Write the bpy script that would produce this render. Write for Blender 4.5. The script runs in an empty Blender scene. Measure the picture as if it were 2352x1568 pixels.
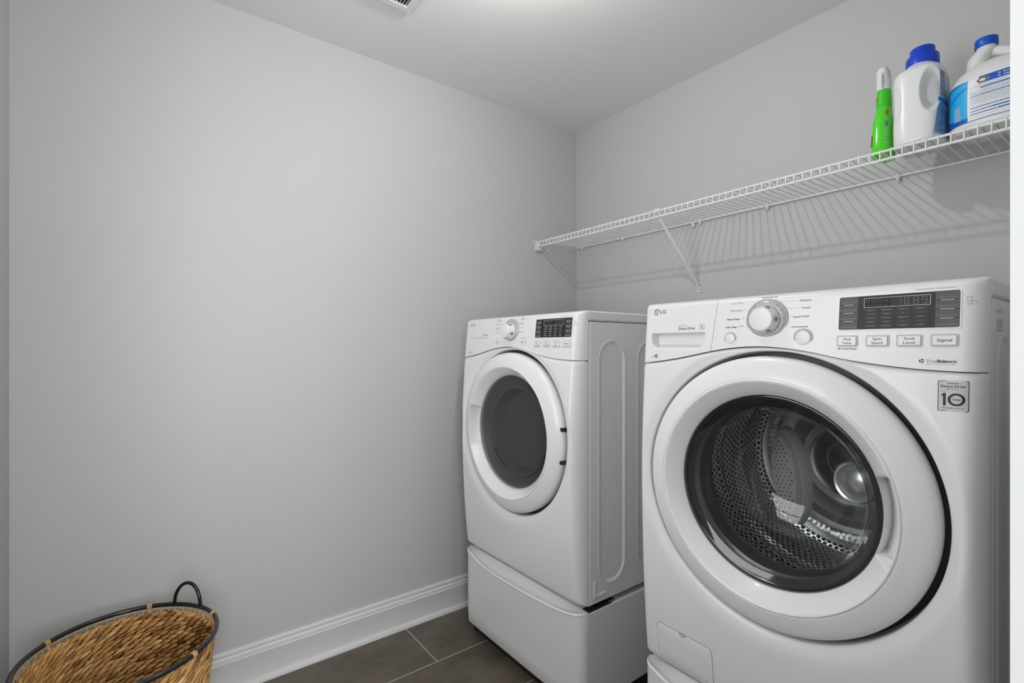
import bpy, bmesh, math, random
from mathutils import Vector, Matrix
random.seed(4)
PI = math.pi
S = bpy.context.scene
C = S.collection

# ------------------------------------------------------------------ camera, light, exposure
cam_d = bpy.data.cameras.new('camera')
cam_d.sensor_width = 36.0
cam_d.lens = 1133.42 / 2352 * 36.0
cam_d.shift_x = 0.0027
cam_d.shift_y = 0.00587
cam_d.clip_start = 0.02
cam = bpy.data.objects.new('camera', cam_d)
cam.location = (1.9858, -1.9705, 1.209)
cam.rotation_euler = (PI/2, 0, math.radians(52.9725))
C.objects.link(cam)
S.camera = cam
S.view_settings.view_transform = 'Standard'
S.view_settings.look = 'None'
S.view_settings.gamma = 1.0
S.view_settings.use_curve_mapping = False
S.view_settings.exposure = 0.10

world = bpy.data.worlds.new('world'); S.world = world
world.use_nodes = True
world.node_tree.nodes['Background'].inputs[0].default_value = (0.80, 0.83, 0.88, 1)
world.node_tree.nodes['Background'].inputs[1].default_value = 0.6

LAMP = (0.98, -1.12, 2.31)          # the ceiling bulb in the middle of the room
LAMP_W = 11.8
BULB_R = 0.016                      # the glowing bulb mesh itself lights the room (built with the lamp below)
# fill light added in the hallway beyond the doorway the camera stands in
HALL_W = 52.0
hd = bpy.data.lights.new('hallway_fill', 'AREA')
hd.energy = HALL_W; hd.shape = 'RECTANGLE'; hd.size = 1.3; hd.size_y = 1.7; hd.color = (0.97, 0.985, 1.0)
ho = bpy.data.objects.new('hallway_fill', hd); ho.location = (3.55, -2.15, 1.45)
ho.rotation_euler = (PI/2, 0, PI/2); C.objects.link(ho)

# soft fill light behind an added window in the front wall, out of view
FILL_WIN = (0.74, 1.50, 0.92, 1.96)       # x0, x1, z0, z1
FILL_W = 13.5
fd = bpy.data.lights.new('front_fill', 'AREA'); fd.energy = FILL_W; fd.shape = 'RECTANGLE'
fd.size = FILL_WIN[1]-FILL_WIN[0]; fd.size_y = FILL_WIN[3]-FILL_WIN[2]; fd.color = (0.985, 0.993, 1.0)
fo = bpy.data.objects.new('front_fill', fd); fo.location = ((FILL_WIN[0]+FILL_WIN[1])/2, -2.345, (FILL_WIN[2]+FILL_WIN[3])/2)
fo.rotation_euler = (PI/2, 0, 0); C.objects.link(fo)

# ------------------------------------------------------------------ materials
def mat(name, col, rough=0.5, metal=0.0, coat=0.0, spec=0.5, alpha=1.0, trans=0.0, sss=0.0, emis=0.0, coat_rough=0.03):
    m = bpy.data.materials.new(name); m.use_nodes = True
    b = m.node_tree.nodes['Principled BSDF']
    b.inputs['Base Color'].default_value = (col[0], col[1], col[2], 1)
    b.inputs['Roughness'].default_value = rough
    b.inputs['Metallic'].default_value = metal
    b.inputs['Coat Weight'].default_value = coat
    b.inputs['Coat Roughness'].default_value = coat_rough
    b.inputs['Specular IOR Level'].default_value = spec
    b.inputs['Transmission Weight'].default_value = trans
    if sss:
        b.inputs['Subsurface Weight'].default_value = sss
        b.inputs['Subsurface Radius'].default_value = (0.02, 0.02, 0.02)
        b.inputs['Subsurface Scale'].default_value = 0.5
    if emis:
        b.inputs['Emission Color'].default_value = (col[0], col[1], col[2], 1)
        b.inputs['Emission Strength'].default_value = emis
    return m
def nodes(m): return m.node_tree.nodes, m.node_tree.links, m.node_tree.nodes['Principled BSDF']
def add_noise_bump(m, scale, strength, dist=0.001, detail=4):
    n, l, b = nodes(m)
    tc = n.new('ShaderNodeTexCoord'); no = n.new('ShaderNodeTexNoise'); bp = n.new('ShaderNodeBump')
    no.inputs['Scale'].default_value = scale; no.inputs['Detail'].default_value = detail
    bp.inputs['Strength'].default_value = strength; bp.inputs['Distance'].default_value = dist
    l.new(tc.outputs['Object'], no.inputs['Vector']); l.new(no.outputs['Fac'], bp.inputs['Height'])
    l.new(bp.outputs['Normal'], b.inputs['Normal'])
    return no
M = {}
M['wall'] = mat('grey_wall_paint', (0.55, 0.555, 0.553), 0.55, spec=0.3); add_noise_bump(M['wall'], 260, 0.25, 0.0006)
M['ceiling'] = mat('ceiling_paint', (0.80, 0.80, 0.80), 0.8, spec=0.2); add_noise_bump(M['ceiling'], 200, 0.2, 0.0006)
M['trim'] = mat('white_trim_paint', (0.73, 0.735, 0.732), 0.42)
M['enamel'] = mat('white_appliance_enamel', (0.84, 0.845, 0.845), 0.34, coat=0.25, coat_rough=0.08)
M['enamel_side'] = mat('white_painted_steel', (0.84, 0.845, 0.845), 0.38, coat=0.2, coat_rough=0.1)
M['panelwhite'] = mat('white_panel_plastic', (0.84, 0.845, 0.845), 0.34, coat=0.15, coat_rough=0.1)
M['print'] = mat('grey_print', (0.10, 0.10, 0.105), 0.6)
M['print_light'] = mat('pale_grey_print', (0.33, 0.335, 0.34), 0.6)
M['ink_black'] = mat('black_ink', (0.012, 0.013, 0.022), 0.5)
M['ink_white'] = mat('white_ink', (0.75, 0.76, 0.76), 0.5)
M['screen_print'] = mat('dim_screen_print', (0.28, 0.285, 0.285), 0.5)
M['screen_faint'] = mat('faint_screen_print', (0.14, 0.145, 0.145), 0.5)
M['screen'] = mat('dark_display', (0.050, 0.052, 0.052), 0.5, spec=0.2)
M['screen_black'] = mat('black_display', (0.022, 0.023, 0.023), 0.45, spec=0.2)
M['touch'] = mat('grey_touch_button', (0.125, 0.128, 0.128), 0.5, spec=0.25)
M['seam'] = mat('dark_seam', (0.05, 0.05, 0.05), 0.7)
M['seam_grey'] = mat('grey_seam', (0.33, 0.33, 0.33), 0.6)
M['chrome'] = mat('satin_chrome', (0.62, 0.63, 0.63), 0.25, metal=0.9)
M['rubber'] = mat('dark_rubber', (0.035, 0.036, 0.037), 0.45)
M['blackplastic'] = mat('black_plastic', (0.012, 0.012, 0.012), 0.5)
M['bracket'] = mat('dark_steel_bracket', (0.06, 0.06, 0.055), 0.35, metal=0.7)
M['steel'] = mat('polished_drum_steel', (0.60, 0.61, 0.615), 0.20, metal=0.8)
M['lifter'] = mat('grey_lifter_plastic', (0.34, 0.345, 0.35), 0.3, coat=0.3)
M['bump'] = mat('lifter_bump', (0.10, 0.105, 0.11), 0.2, coat=0.4)
M['wire'] = mat('white_vinyl_wire', (0.86, 0.865, 0.86), 0.35)
M['clip'] = mat('white_plastic_clip', (0.74, 0.745, 0.74), 0.45)
M['floor_dummy'] = None
M['jug'] = mat('white_jug_plastic', (0.80, 0.81, 0.81), 0.30, sss=0.3)
M['blue'] = mat('blue_cap_plastic', (0.0, 0.050, 0.58), 0.35)
M['blue2'] = mat('mid_blue_cap_plastic', (0.0, 0.085, 0.56), 0.35)
M['green'] = mat('green_bottle_plastic', (0.075, 0.72, 0.008), 0.15, coat=0.5)
M['greendark'] = mat('green_label_sleeve', (0.045, 0.58, 0.010), 0.25, coat=0.4)
M['red'] = mat('red_label_ink', (0.62, 0.02, 0.02), 0.4)
M['lab_white'] = mat('label_white', (0.80, 0.81, 0.82), 0.4)
M['lab_cyan'] = mat('label_cyan', (0.015, 0.42, 0.80), 0.35)
M['lab_blue'] = mat('label_blue', (0.004, 0.10, 0.52), 0.35)
M['lab_mid'] = mat('label_mid_blue', (0.01, 0.20, 0.66), 0.35)
M['lab_pale'] = mat('label_pale_blue_print', (0.42, 0.60, 0.76), 0.4)
M['lab_grey'] = mat('label_grey_print', (0.52, 0.54, 0.58), 0.4)
M['lab_gold'] = mat('label_gold', (0.75, 0.48, 0.08), 0.4)
M['lab_slate'] = mat('label_slate_blue', (0.10, 0.17, 0.36), 0.4)
M['black_rim'] = mat('black_lacquered_cane', (0.009, 0.009, 0.009), 0.22, coat=0.3)
M['cane'] = mat('natural_cane_binding', (0.50, 0.32, 0.15), 0.5)
M['twine'] = mat('pale_twine', (0.55, 0.38, 0.18), 0.6)
M['bulb'] = mat('lit_bulb', (1.0, 0.985, 0.95), 0.3, emis=LAMP_W/(4*PI*PI*BULB_R**2))
M['grille'] = mat('painted_vent_metal', (0.72, 0.725, 0.72), 0.45)
M['slotdark'] = mat('vent_dark_inside', (0.03, 0.03, 0.03), 0.9)

def make_floor_mat():
    m = mat('brown_grey_floor_tile', (0.1, 0.09, 0.08), 0.32); n, l, b = nodes(m)
    geo = n.new('ShaderNodeNewGeometry'); sep = n.new('ShaderNodeSeparateXYZ'); l.new(geo.outputs['Position'], sep.inputs[0])
    def math_(op, a, b_=None):
        k = n.new('ShaderNodeMath'); k.operation = op
        for i, v in enumerate((a, b_)):
            if v is None: continue
            if isinstance(v, (int, float)): k.inputs[i].default_value = v
            else: l.new(v, k.inputs[i])
        return k.outputs[0]
    W_, L_, g = 0.302, 0.61, 0.0022
    u = math_('DIVIDE', sep.outputs[0], W_)
    col = math_('FLOOR', u)
    off = math_('MULTIPLY', col, 0.335)
    v = math_('ADD', math_('DIVIDE', math_('ADD', sep.outputs[1], 1.047 + 6.1), L_), off)
    fu = math_('FRACT', u); fv = math_('FRACT', v)
    du = math_('MULTIPLY', math_('MINIMUM', fu, math_('SUBTRACT', 1.0, fu)), W_)
    dv = math_('MULTIPLY', math_('MINIMUM', fv, math_('SUBTRACT', 1.0, fv)), L_)
    dm = math_('MINIMUM', du, dv)
    grout = math_('LESS_THAN', dm, g)
    tid = math_('ADD', math_('MULTIPLY', col, 7.31), math_('FLOOR', v))
    wn = n.new('ShaderNodeTexWhiteNoise'); wn.noise_dimensions = '1D'; l.new(tid, wn.inputs['W'])
    no = n.new('ShaderNodeTexNoise'); no.inputs['Scale'].default_value = 5.0; no.inputs['Detail'].default_value = 6; no.inputs['Roughness'].default_value = 0.65
    mp = n.new('ShaderNodeMapping'); mp.inputs['Scale'].default_value = (2.2, 1.0, 1.0)
    l.new(geo.outputs['Position'], mp.inputs[0]); l.new(mp.outputs[0], no.inputs['Vector'])
    no2 = n.new('ShaderNodeTexNoise'); no2.inputs['Scale'].default_value = 160; no2.inputs['Detail'].default_value = 3
    l.new(geo.outputs['Position'], no2.inputs['Vector'])
    mixf = math_('ADD', math_('MULTIPLY', no.outputs['Fac'], 0.75), math_('ADD', math_('MULTIPLY', no2.outputs['Fac'], 0.18), math_('MULTIPLY', wn.outputs['Value'], 0.12)))
    cr = n.new('ShaderNodeValToRGB'); l.new(mixf, cr.inputs[0])
    cr.color_ramp.elements[0].position = 0.32; cr.color_ramp.elements[0].color = (0.070, 0.054, 0.040, 1)
    cr.color_ramp.elements[1].position = 0.75; cr.color_ramp.elements[1].color = (0.178, 0.148, 0.116, 1)
    mx = n.new('ShaderNodeMixRGB'); l.new(grout, mx.inputs[0]); l.new(cr.outputs[0], mx.inputs[1]); mx.inputs[2].default_value = (0.46, 0.43, 0.38, 1)
    l.new(mx.outputs[0], b.inputs['Base Color'])
    bp = n.new('ShaderNodeBump'); bp.inputs['Strength'].default_value = 0.4; bp.inputs['Distance'].default_value = 0.001
    hh = math_('SUBTRACT', math_('MULTIPLY', no2.outputs['Fac'], 0.3), grout)
    l.new(hh, bp.inputs['Height']); l.new(bp.outputs['Normal'], b.inputs['Normal'])
    return m
M['floor'] = make_floor_mat()

def make_glass(name, tint, fres=1.5, rough=0.02, base=0.0):
    m = bpy.data.materials.new(name); m.use_nodes = True
    n, l = m.node_tree.nodes, m.node_tree.links
    for x in list(n): n.remove(x)
    out = n.new('ShaderNodeOutputMaterial'); tr = n.new('ShaderNodeBsdfTransparent'); gl = n.new('ShaderNodeBsdfGlossy')
    lw = n.new('ShaderNodeLayerWeight'); lw.inputs[0].default_value = 0.5
    pw = n.new('ShaderNodeMath'); pw.operation = 'POWER'; pw.inputs[1].default_value = 4.0; l.new(lw.outputs['Facing'], pw.inputs[0])
    f0 = ((fres-1)/(fres+1))**2
    fr = n.new('ShaderNodeMapRange'); fr.inputs[3].default_value = f0; fr.inputs[4].default_value = 0.85; l.new(pw.outputs[0], fr.inputs[0])
    mx = n.new('ShaderNodeMixShader')
    tr.inputs[0].default_value = (*tint, 1); gl.inputs['Roughness'].default_value = rough
    gl.inputs['Color'].default_value = (0.95, 0.95, 0.95, 1)
    l.new(fr.outputs[0], mx.inputs[0]); l.new(tr.outputs[0], mx.inputs[1]); l.new(gl.outputs[0], mx.inputs[2]); l.new(mx.outputs[0], out.inputs[0])
    return m
M['glass'] = make_glass('clear_bowl_glass', (0.96, 0.965, 0.965), 1.5)
M['glass_rim'] = make_glass('smoked_glass_rim', (0.40, 0.41, 0.41), 1.6, 0.05)

def make_drum():
    m = mat('perforated_drum_steel', (0.40, 0.41, 0.415), 0.16, metal=0.85); n, l, b = nodes(m)
    tc = n.new('ShaderNodeUVMap'); tc.uv_map = 'UVMap'
    nd = n.new('ShaderNodeTexNoise'); nd.inputs['Scale'].default_value = 9.0; nd.inputs['Detail'].default_value = 2; l.new(tc.outputs[0], nd.inputs['Vector'])
    vm = n.new('ShaderNodeVectorMath'); vm.operation = 'MULTIPLY_ADD'; vm.inputs[1].default_value = (0.03, 0.03, 0); l.new(nd.outputs['Color'], vm.inputs[0]); l.new(tc.outputs[0], vm.inputs[2])
    sep = n.new('ShaderNodeSeparateXYZ'); l.new(vm.outputs[0], sep.inputs[0])
    def math_(op, a, b_=None):
        k = n.new('ShaderNodeMath'); k.operation = op
        for i, v in enumerate((a, b_)):
            if v is None: continue
            if isinstance(v, (int, float)): k.inputs[i].default_value = v
            else: l.new(v, k.inputs[i])
        return k.outputs[0]
    # staggered round holes; uv are metres on the drum wall
    P = 0.0125
    v = math_('DIVIDE', sep.outputs[1], P); row = math_('FLOOR', v)
    u = math_('ADD', math_('DIVIDE', sep.outputs[0], P * 1.25), math_('MULTIPLY', row, 0.5))
    fu = math_('MULTIPLY', math_('SUBTRACT', math_('FRACT', u), 0.5), 1.25); fv = math_('SUBTRACT', math_('FRACT', v), 0.5)
    d = math_('SQRT', math_('ADD', math_('MULTIPLY', fu, fu), math_('MULTIPLY', fv, fv)))
    hole = math_('LESS_THAN', d, 0.27)
    mx = n.new('ShaderNodeMixRGB'); l.new(hole, mx.inputs[0]); mx.inputs[1].default_value = (0.78, 0.79, 0.795, 1); mx.inputs[2].default_value = (0.01, 0.01, 0.01, 1)
    l.new(mx.outputs[0], b.inputs['Base Color'])
    bp = n.new('ShaderNodeBump'); bp.inputs['Strength'].default_value = 0.8; bp.inputs['Distance'].default_value = 0.002
    sm = n.new('ShaderNodeMapRange'); sm.inputs[1].default_value = 0.2; sm.inputs[2].default_value = 0.5; l.new(d, sm.inputs[0])
    no = n.new('ShaderNodeTexNoise'); no.inputs['Scale'].default_value = 14; l.new(tc.outputs[0], no.inputs['Vector'])
    l.new(math_('ADD', sm.outputs[0], math_('MULTIPLY', no.outputs['Fac'], 5.0)), bp.inputs['Height'])
    l.new(bp.outputs['Normal'], b.inputs['Normal'])
    return m
M['drum'] = make_drum()

def make_weave():
    m = mat('water_hyacinth_weave', (0.4, 0.22, 0.09), 0.55); n, l, b = nodes(m)
    at = n.new('ShaderNodeAttribute'); at.attribute_name = 'tone'
    cr = n.new('ShaderNodeValToRGB'); l.new(at.outputs['Fac'], cr.inputs[0])
    e = cr.color_ramp.elements
    e[0].position = 0.0; e[0].color = (0.075, 0.035, 0.014, 1)
    e[1].position = 1.0; e[1].color = (0.84, 0.55, 0.24, 1)
    for p, c in ((0.15, (0.22, 0.095, 0.028, 1)), (0.4, (0.52, 0.265, 0.080, 1)), (0.7, (0.72, 0.42, 0.150, 1))):
        q = e.new(p); q.color = c
    tc = n.new('ShaderNodeTexCoord'); no = n.new('ShaderNodeTexNoise'); no.inputs['Scale'].default_value = 120; no.inputs['Detail'].default_value = 3
    l.new(tc.outputs['Object'], no.inputs['Vector'])
    mr = n.new('ShaderNodeMapRange'); mr.inputs[3].default_value = 0.6; mr.inputs[4].default_value = 1.35; l.new(no.outputs['Fac'], mr.inputs[0])
    mx = n.new('ShaderNodeMixRGB'); mx.blend_type = 'MULTIPLY'; mx.inputs[0].default_value = 1.0
    l.new(cr.outputs[0], mx.inputs[1]); l.new(mr.outputs[0], mx.inputs[2]); l.new(mx.outputs[0], b.inputs['Base Color'])
    bp = n.new('ShaderNodeBump'); bp.inputs['Strength'].default_value = 0.35; bp.inputs['Distance'].default_value = 0.002
    l.new(no.outputs['Fac'], bp.inputs['Height']); l.new(bp.outputs['Normal'], b.inputs['Normal'])
    return m
M['weave'] = make_weave()

# ------------------------------------------------------------------ mesh helpers
class MB:
    """collects geometry of ONE part"""
    def __init__(s): s.v = []; s.f = []; s.uv = {}; s.tone = []; s.wn = False
    def add(s, vs, fs):
        o = len(s.v); s.v += [tuple(p) for p in vs]; s.f += [tuple(i + o for i in f) for f in fs]; return o
    def box(s, x0, x1, y0, y1, z0, z1, bev=0.0, seg=2):
        bm = bmesh.new(); bmesh.ops.create_cube(bm, size=1); s.wn = s.wn or bev > 0
        for v in bm.verts:
            v.co = Vector(((x0+x1)/2 + v.co.x*(x1-x0), (y0+y1)/2 + v.co.y*(y1-y0), (z0+z1)/2 + v.co.z*(z1-z0)))
        if bev > 0: bmesh.ops.bevel(bm, geom=list(bm.edges), offset=bev, segments=seg, profile=0.5, affect='EDGES')
        bm.verts.index_update()
        s.add([v.co[:] for v in bm.verts], [[v.index for v in f.verts] for f in bm.faces]); bm.free(); return s
    def tube(s, path, r, seg=8, closed=False, caps=True):
        P = [Vector(p) for p in path]; n = len(P); vs = []; up = None
        for i, p in enumerate(P):
            if closed: t = P[(i+1) % n] - P[i-1]
            else: t = P[min(i+1, n-1)] - P[max(i-1, 0)]
            t.normalize()
            if up is None:
                up = Vector((0, 0, 1)) if abs(t.z) < 0.9 else Vector((1, 0, 0))
            a = t.cross(up); a.normalize(); b = a.cross(t); b.normalize(); up = b
            rr = r[i] if isinstance(r, (list, tuple)) else r
            for k in range(seg):
                w = 2*PI*k/seg; vs.append(p + a*math.cos(w)*rr + b*math.sin(w)*rr)
        fs = []
        for i in range(n if closed else n-1):
            j = (i+1) % n
            for k in range(seg):
                k2 = (k+1) % seg; fs.append((i*seg+k, j*seg+k, j*seg+k2, i*seg+k2))
        if caps and not closed:
            fs.append(tuple(range(seg))); fs.append(tuple((n-1)*seg + k for k in reversed(range(seg))))
        s.add(vs, fs); return s
    def lathe(s, prof, c, axis='z', seg=48, dfn=None, uv=False, sx=1.0, sy=1.0):
        """prof: (radius, height) list. axis z: up; axis y: height runs to -y (towards the viewer)"""
        vs = []; n = len(prof)
        for k in range(seg):
            w = 2*PI*k/seg; cw, sw = math.cos(w), math.sin(w)
            for i, (r, h) in enumerate(prof):
                if dfn: h = dfn(r, w, h, i)
                if axis == 'z': vs.append((c[0]+r*cw*sx, c[1]+r*sw*sy, c[2]+h))
                else: vs.append((c[0]+r*cw*sx, c[1]-h, c[2]+r*sw*sy))
        fs = []
        for k in range(seg):
            k2 = (k+1) % seg
            for i in range(n-1):
                q = (k*n+i, k2*n+i, k2*n+i+1, k*n+i+1)
                a0, a1 = prof[i][0] < 1e-7, prof[i+1][0] < 1e-7
                if a0 and a1: continue
                fs.append(q)
        o = s.add(vs, fs)
        if uv:
            acc = [0]
            for i in range(1, n): acc.append(acc[-1] + math.dist(prof[i-1], prof[i]))
            R = max(p[0] for p in prof)
            for k in range(seg):
                for i in range(n): s.uv[o+k*n+i] = (k/seg*2*PI*R, acc[i], k)
        return s
    def grid(s, fn, us, vs_):
        nu, nv = len(us), len(vs_)
        pts = [fn(u, v) for u in us for v in vs_]
        fs = [(i*nv+j, (i+1)*nv+j, (i+1)*nv+j+1, i*nv+j+1) for i in range(nu-1) for j in range(nv-1)]
        s.add(pts, fs); return s
    def sphere(s, c, r, nu=12, nv=8):
        vs = []; fs = []
        for j in range(nv+1):
            th = PI*j/nv
            for i in range(nu):
                w = 2*PI*i/nu; vs.append((c[0]+r[0]*math.sin(th)*math.cos(w), c[1]+r[1]*math.sin(th)*math.sin(w), c[2]+r[2]*math.cos(th)))
        for j in range(nv):
            for i in range(nu):
                i2 = (i+1) % nu; fs.append((j*nu+i, (j+1)*nu+i, (j+1)*nu+i2, j*nu+i2))
        s.add(vs, fs); return s
    def xf(s, mtx, start=0):
        for i in range(start, len(s.v)): s.v[i] = tuple(mtx @ Vector(s.v[i]))
        return s
    def build(s, name, material, parent=None, sharp=35, loc=(0, 0, 0), recalc=True):
        me = bpy.data.meshes.new(name)
        me.from_pydata(s.v, [], s.f)
        if recalc:
            bm = bmesh.new(); bm.from_mesh(me); 
            if not s.uv and not s.tone: bmesh.ops.remove_doubles(bm, verts=bm.verts, dist=1e-6)
            bmesh.ops.recalc_face_normals(bm, faces=bm.faces); bm.to_mesh(me); bm.free()
        if s.uv:
            ul = me.uv_layers.new(name='UVMap'); seg = max(k for _, _, k in s.uv.values()) + 1
            per = max(u for u, _, _ in s.uv.values()) * seg/(seg-1)
            for p in me.polygons:
                ks = [s.uv[me.loops[i].vertex_index][2] for i in p.loop_indices]
                wrap = max(ks) - min(ks) > 1
                for i in p.loop_indices:
                    u, v, k = s.uv[me.loops[i].vertex_index]
                    if wrap and k == 0: u = per
                    ul.data[i].uv = (u, v)
        if s.tone:
            a = me.attributes.new('tone', 'FLOAT', 'POINT'); a.data.foreach_set('value', s.tone)
        me.polygons.foreach_set('use_smooth', [True]*len(me.polygons))
        me.set_sharp_from_angle(angle=math.radians(sharp))
        me.materials.append(material); me.update()
        o = bpy.data.objects.new(name, me); C.objects.link(o)
        o.location = loc
        if parent is not None: o.parent = parent
        if s.wn:
            w = o.modifiers.new('weighted_normal', 'WEIGHTED_NORMAL'); w.keep_sharp = True; w.weight = 100
        return o

def thing(name, label, cat, loc=(0, 0, 0), group=None):
    o = bpy.data.objects.new(name, None); o.empty_display_size = 0.05; C.objects.link(o); o.location = loc
    o['label'] = label; o['category'] = cat
    if group: o['group'] = group
    return o
def struct(o): o['kind'] = 'structure'; return o
def lab(o, t): o['label'] = t; return o
def sm(t): t = max(0.0, min(1.0, t)); return t*t*(3-2*t)
def rnd_(t): t = max(0.0, min(1.0, t)); return math.sqrt(max(0.0, 1-(1-t)**2))
def hermite(pts):
    xs = [p[0] for p in pts]; ys = [p[1] for p in pts]; n = len(pts)
    ms = []
    for i in range(n):
        a, b = max(0, i-1), min(n-1, i+1); ms.append((ys[b]-ys[a])/(xs[b]-xs[a]))
    def f(x):
        x = max(xs[0], min(xs[-1], x)); i = 0
        while i < n-2 and x > xs[i+1]: i += 1
        h = xs[i+1]-xs[i]; t = (x-xs[i])/h
        return (2*t**3-3*t**2+1)*ys[i] + (t**3-2*t**2+t)*h*ms[i] + (-2*t**3+3*t**2)*ys[i+1] + (t**3-t**2)*h*ms[i+1]
    return f
_tc = {}
def text_geo(string, bold=0.0, spacing=1.0):
    key = (string, bold, spacing)
    if key in _tc: return _tc[key]
    cu = bpy.data.curves.new('t', 'FONT'); cu.body = string; cu.size = 1; cu.resolution_u = 3; cu.offset = bold; cu.space_character = spacing
    o = bpy.data.objects.new('t', cu); C.objects.link(o)
    dg = bpy.context.evaluated_depsgraph_get(); dg.update()
    me = o.evaluated_get(dg).to_mesh()
    vs = [(v.co.x, v.co.y) for v in me.vertices]; fs = [tuple(p.vertices) for p in me.polygons]
    o.evaluated_get(dg).to_mesh_clear()
    bpy.data.objects.remove(o); bpy.data.curves.remove(cu)
    _tc[key] = (vs, fs); return vs, fs
def put_text(mb, surf, string, x0, x1, z0, h, bold=0.009, spacing=1.0, lift=0.0004):
    """letters fitted between x0 and x1, standing on z0 with capital height h, laid on surf(x, z) -> point"""
    vs, fs = text_geo(string, bold, spacing)
    if not vs: return
    a = min(v[0] for v in vs); b = max(v[0] for v in vs)
    mb.add([surf(x0 + (x-a)/(b-a)*(x1-x0), z0 + y/0.70*h, lift) for x, y in vs], fs)
def put_rect(mb, surf, x0, x1, z0, z1, lift=0.0004, n=1):
    xs = [x0 + (x1-x0)*i/n for i in range(n+1)]
    mb.grid(lambda u, v: surf(u, v, lift), xs, [z0, z1])
def put_patch(mb, surf, x0, x1, z0, z1, lift=0.0004, nx=24, nz=8):
    mb.grid(lambda u, v: surf(u, v, lift), [x0+(x1-x0)*i/nx for i in range(nx+1)], [z0+(z1-z0)*i/nz for i in range(nz+1)])
def put_poly(mb, surf, pts, lift=0.0004):
    mb.add([surf(x, z, lift) for x, z in pts], [tuple(range(len(pts)))])
def put_ring(mb, surf, cx, cz, r0, r1, lift=0.0004, n=40, a0=0.0, a1=2*PI, ex=1.0):
    full = abs(a1-a0) > 2*PI-1e-4
    vs = []; fs = []
    for i in range(n + (0 if full else 1)):
        w = a0 + (a1-a0)*i/n
        vs.append(surf(cx+r0*math.cos(w)*ex, cz+r0*math.sin(w), lift)); vs.append(surf(cx+r1*math.cos(w)*ex, cz+r1*math.sin(w), lift))
    m = len(vs)//2
    for i in range(n):
        j = (i+1) % m; fs.append((2*i, 2*i+1, 2*j+1, 2*j))
    mb.add(vs, fs)
def rrect(x0, x1, z0, z1, r, n=6):
    out = []
    for cx, cz, a in ((x1-r, z1-r, 0), (x0+r, z1-r, PI/2), (x0+r, z0+r, PI), (x1-r, z0+r, 1.5*PI)):
        for i in range(n+1):
            w = a + PI/2*i/n; out.append((cx+r*math.cos(w), cz+r*math.sin(w)))
    return out

# ------------------------------------------------------------------ the room
H = 2.412; XR = 1.953; YF = -2.262
def wallbox(name, b, m='wall', bev=0):
    mb = MB(); mb.box(*b, bev=bev); return struct(mb.build(name, M[m], sharp=30))
wallbox('floor', (-0.12, 3.75, -3.4, 0.12, -0.06, 0.0), 'floor')
wallbox('ceiling', (-0.12, 3.75, -3.4, 0.12, H, H+0.06), 'ceiling')
wallbox('wall_left', (-0.12, 0.0, -2.38, 0.12, 0, H))
wallbox('wall_back', (0.0, 2.07, 0.0, 0.12, 0, H))
mb = MB()
mb.box(0, FILL_WIN[0], YF-0.12, YF, 0, H); mb.box(FILL_WIN[1], 2.07, YF-0.12, YF, 0, H); mb.box(FILL_WIN[0], FILL_WIN[1], YF-0.12, YF, 0, FILL_WIN[2]); mb.box(FILL_WIN[0], FILL_WIN[1], YF-0.12, YF, FILL_WIN[3], H)
struct(mb.build('wall_front', M['wall']))
mb = MB(); t_ = 0.035; xm = (FILL_WIN[0]+FILL_WIN[1])/2; zm = (FILL_WIN[2]+FILL_WIN[3])/2
for b_ in ((FILL_WIN[0], FILL_WIN[0]+t_, FILL_WIN[2], FILL_WIN[3]), (FILL_WIN[1]-t_, FILL_WIN[1], FILL_WIN[2], FILL_WIN[3]), (FILL_WIN[0], FILL_WIN[1], FILL_WIN[2], FILL_WIN[2]+t_), (FILL_WIN[0], FILL_WIN[1], FILL_WIN[3]-t_, FILL_WIN[3]), (FILL_WIN[0], FILL_WIN[1], zm-0.018, zm+0.018)):
    mb.box(b_[0], b_[1], YF-0.075, YF-0.030, b_[2], b_[3])
fill_win = struct(mb.build('fill_window_1', M['trim']))  # added window, built only to house the front fill light
mb = MB(); mb.box(FILL_WIN[0]-0.04, FILL_WIN[1]+0.04, YF-0.03, YF+0.03, FILL_WIN[2]-0.025, FILL_WIN[2], bev=0.003); mb.build('fill_window_sill', M['trim'], fill_win)
mb = MB(); mb.box(FILL_WIN[0]+t_, FILL_WIN[1]-t_, YF-0.055, YF-0.052, FILL_WIN[2]+t_, FILL_WIN[3]-t_); mb.build('fill_window_pane', make_glass('fill_window_glass', (0.97, 0.97, 0.97), 1.45), fill_win)
# right wall with the doorway the photograph was taken through
mb = MB(); mb.box(XR, XR+0.115, -1.602, 0, 0, H); mb.box(XR, XR+0.115, -2.262, -1.602, 2.06, H)
struct(mb.build('wall_right', M['wall']))
# casing round the doorway
mb = MB()
def casing_profile(y_edge, y_out, x):
    return
for side, xo in ((-1, XR), (1, XR+0.115)):
    a, b = (xo-0.015, xo) if side < 0 else (xo, xo+0.015)
    mb.box(a, b, -1.602, -1.517, 0, 2.145, bev=0.003)
    mb.box(a, b, -2.26, -1.602, 2.06, 2.145, bev=0.003)
struct(mb.build('trim_1', M['trim'], sharp=20))
mb = MB(); mb.box(XR-0.0145, XR+0.1295, -1.6135, -1.6023, 0, 2.0475); struct(mb.build('trim_2', M['trim']))
mb = MB(); mb.box(XR-0.0145, XR+0.1295, -2.2618, -1.6145, 2.048, 2.0598); struct(mb.build('trim_3', M['trim']))
# hallway beyond the doorway (behind the camera)
wallbox('wall_hallway', (3.63, 3.75, -3.4, 0.12, 0, H))
wallbox('wall_hallway_near', (2.07, 3.75, -0.95, -0.83, 0, H))
wallbox('wall_hallway_far', (2.07, 3.75, -3.4, -3.28, 0, H))
wallbox('wall_hallway_side', (2.07, 2.19, -3.28, -2.262, 0, H))
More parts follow.
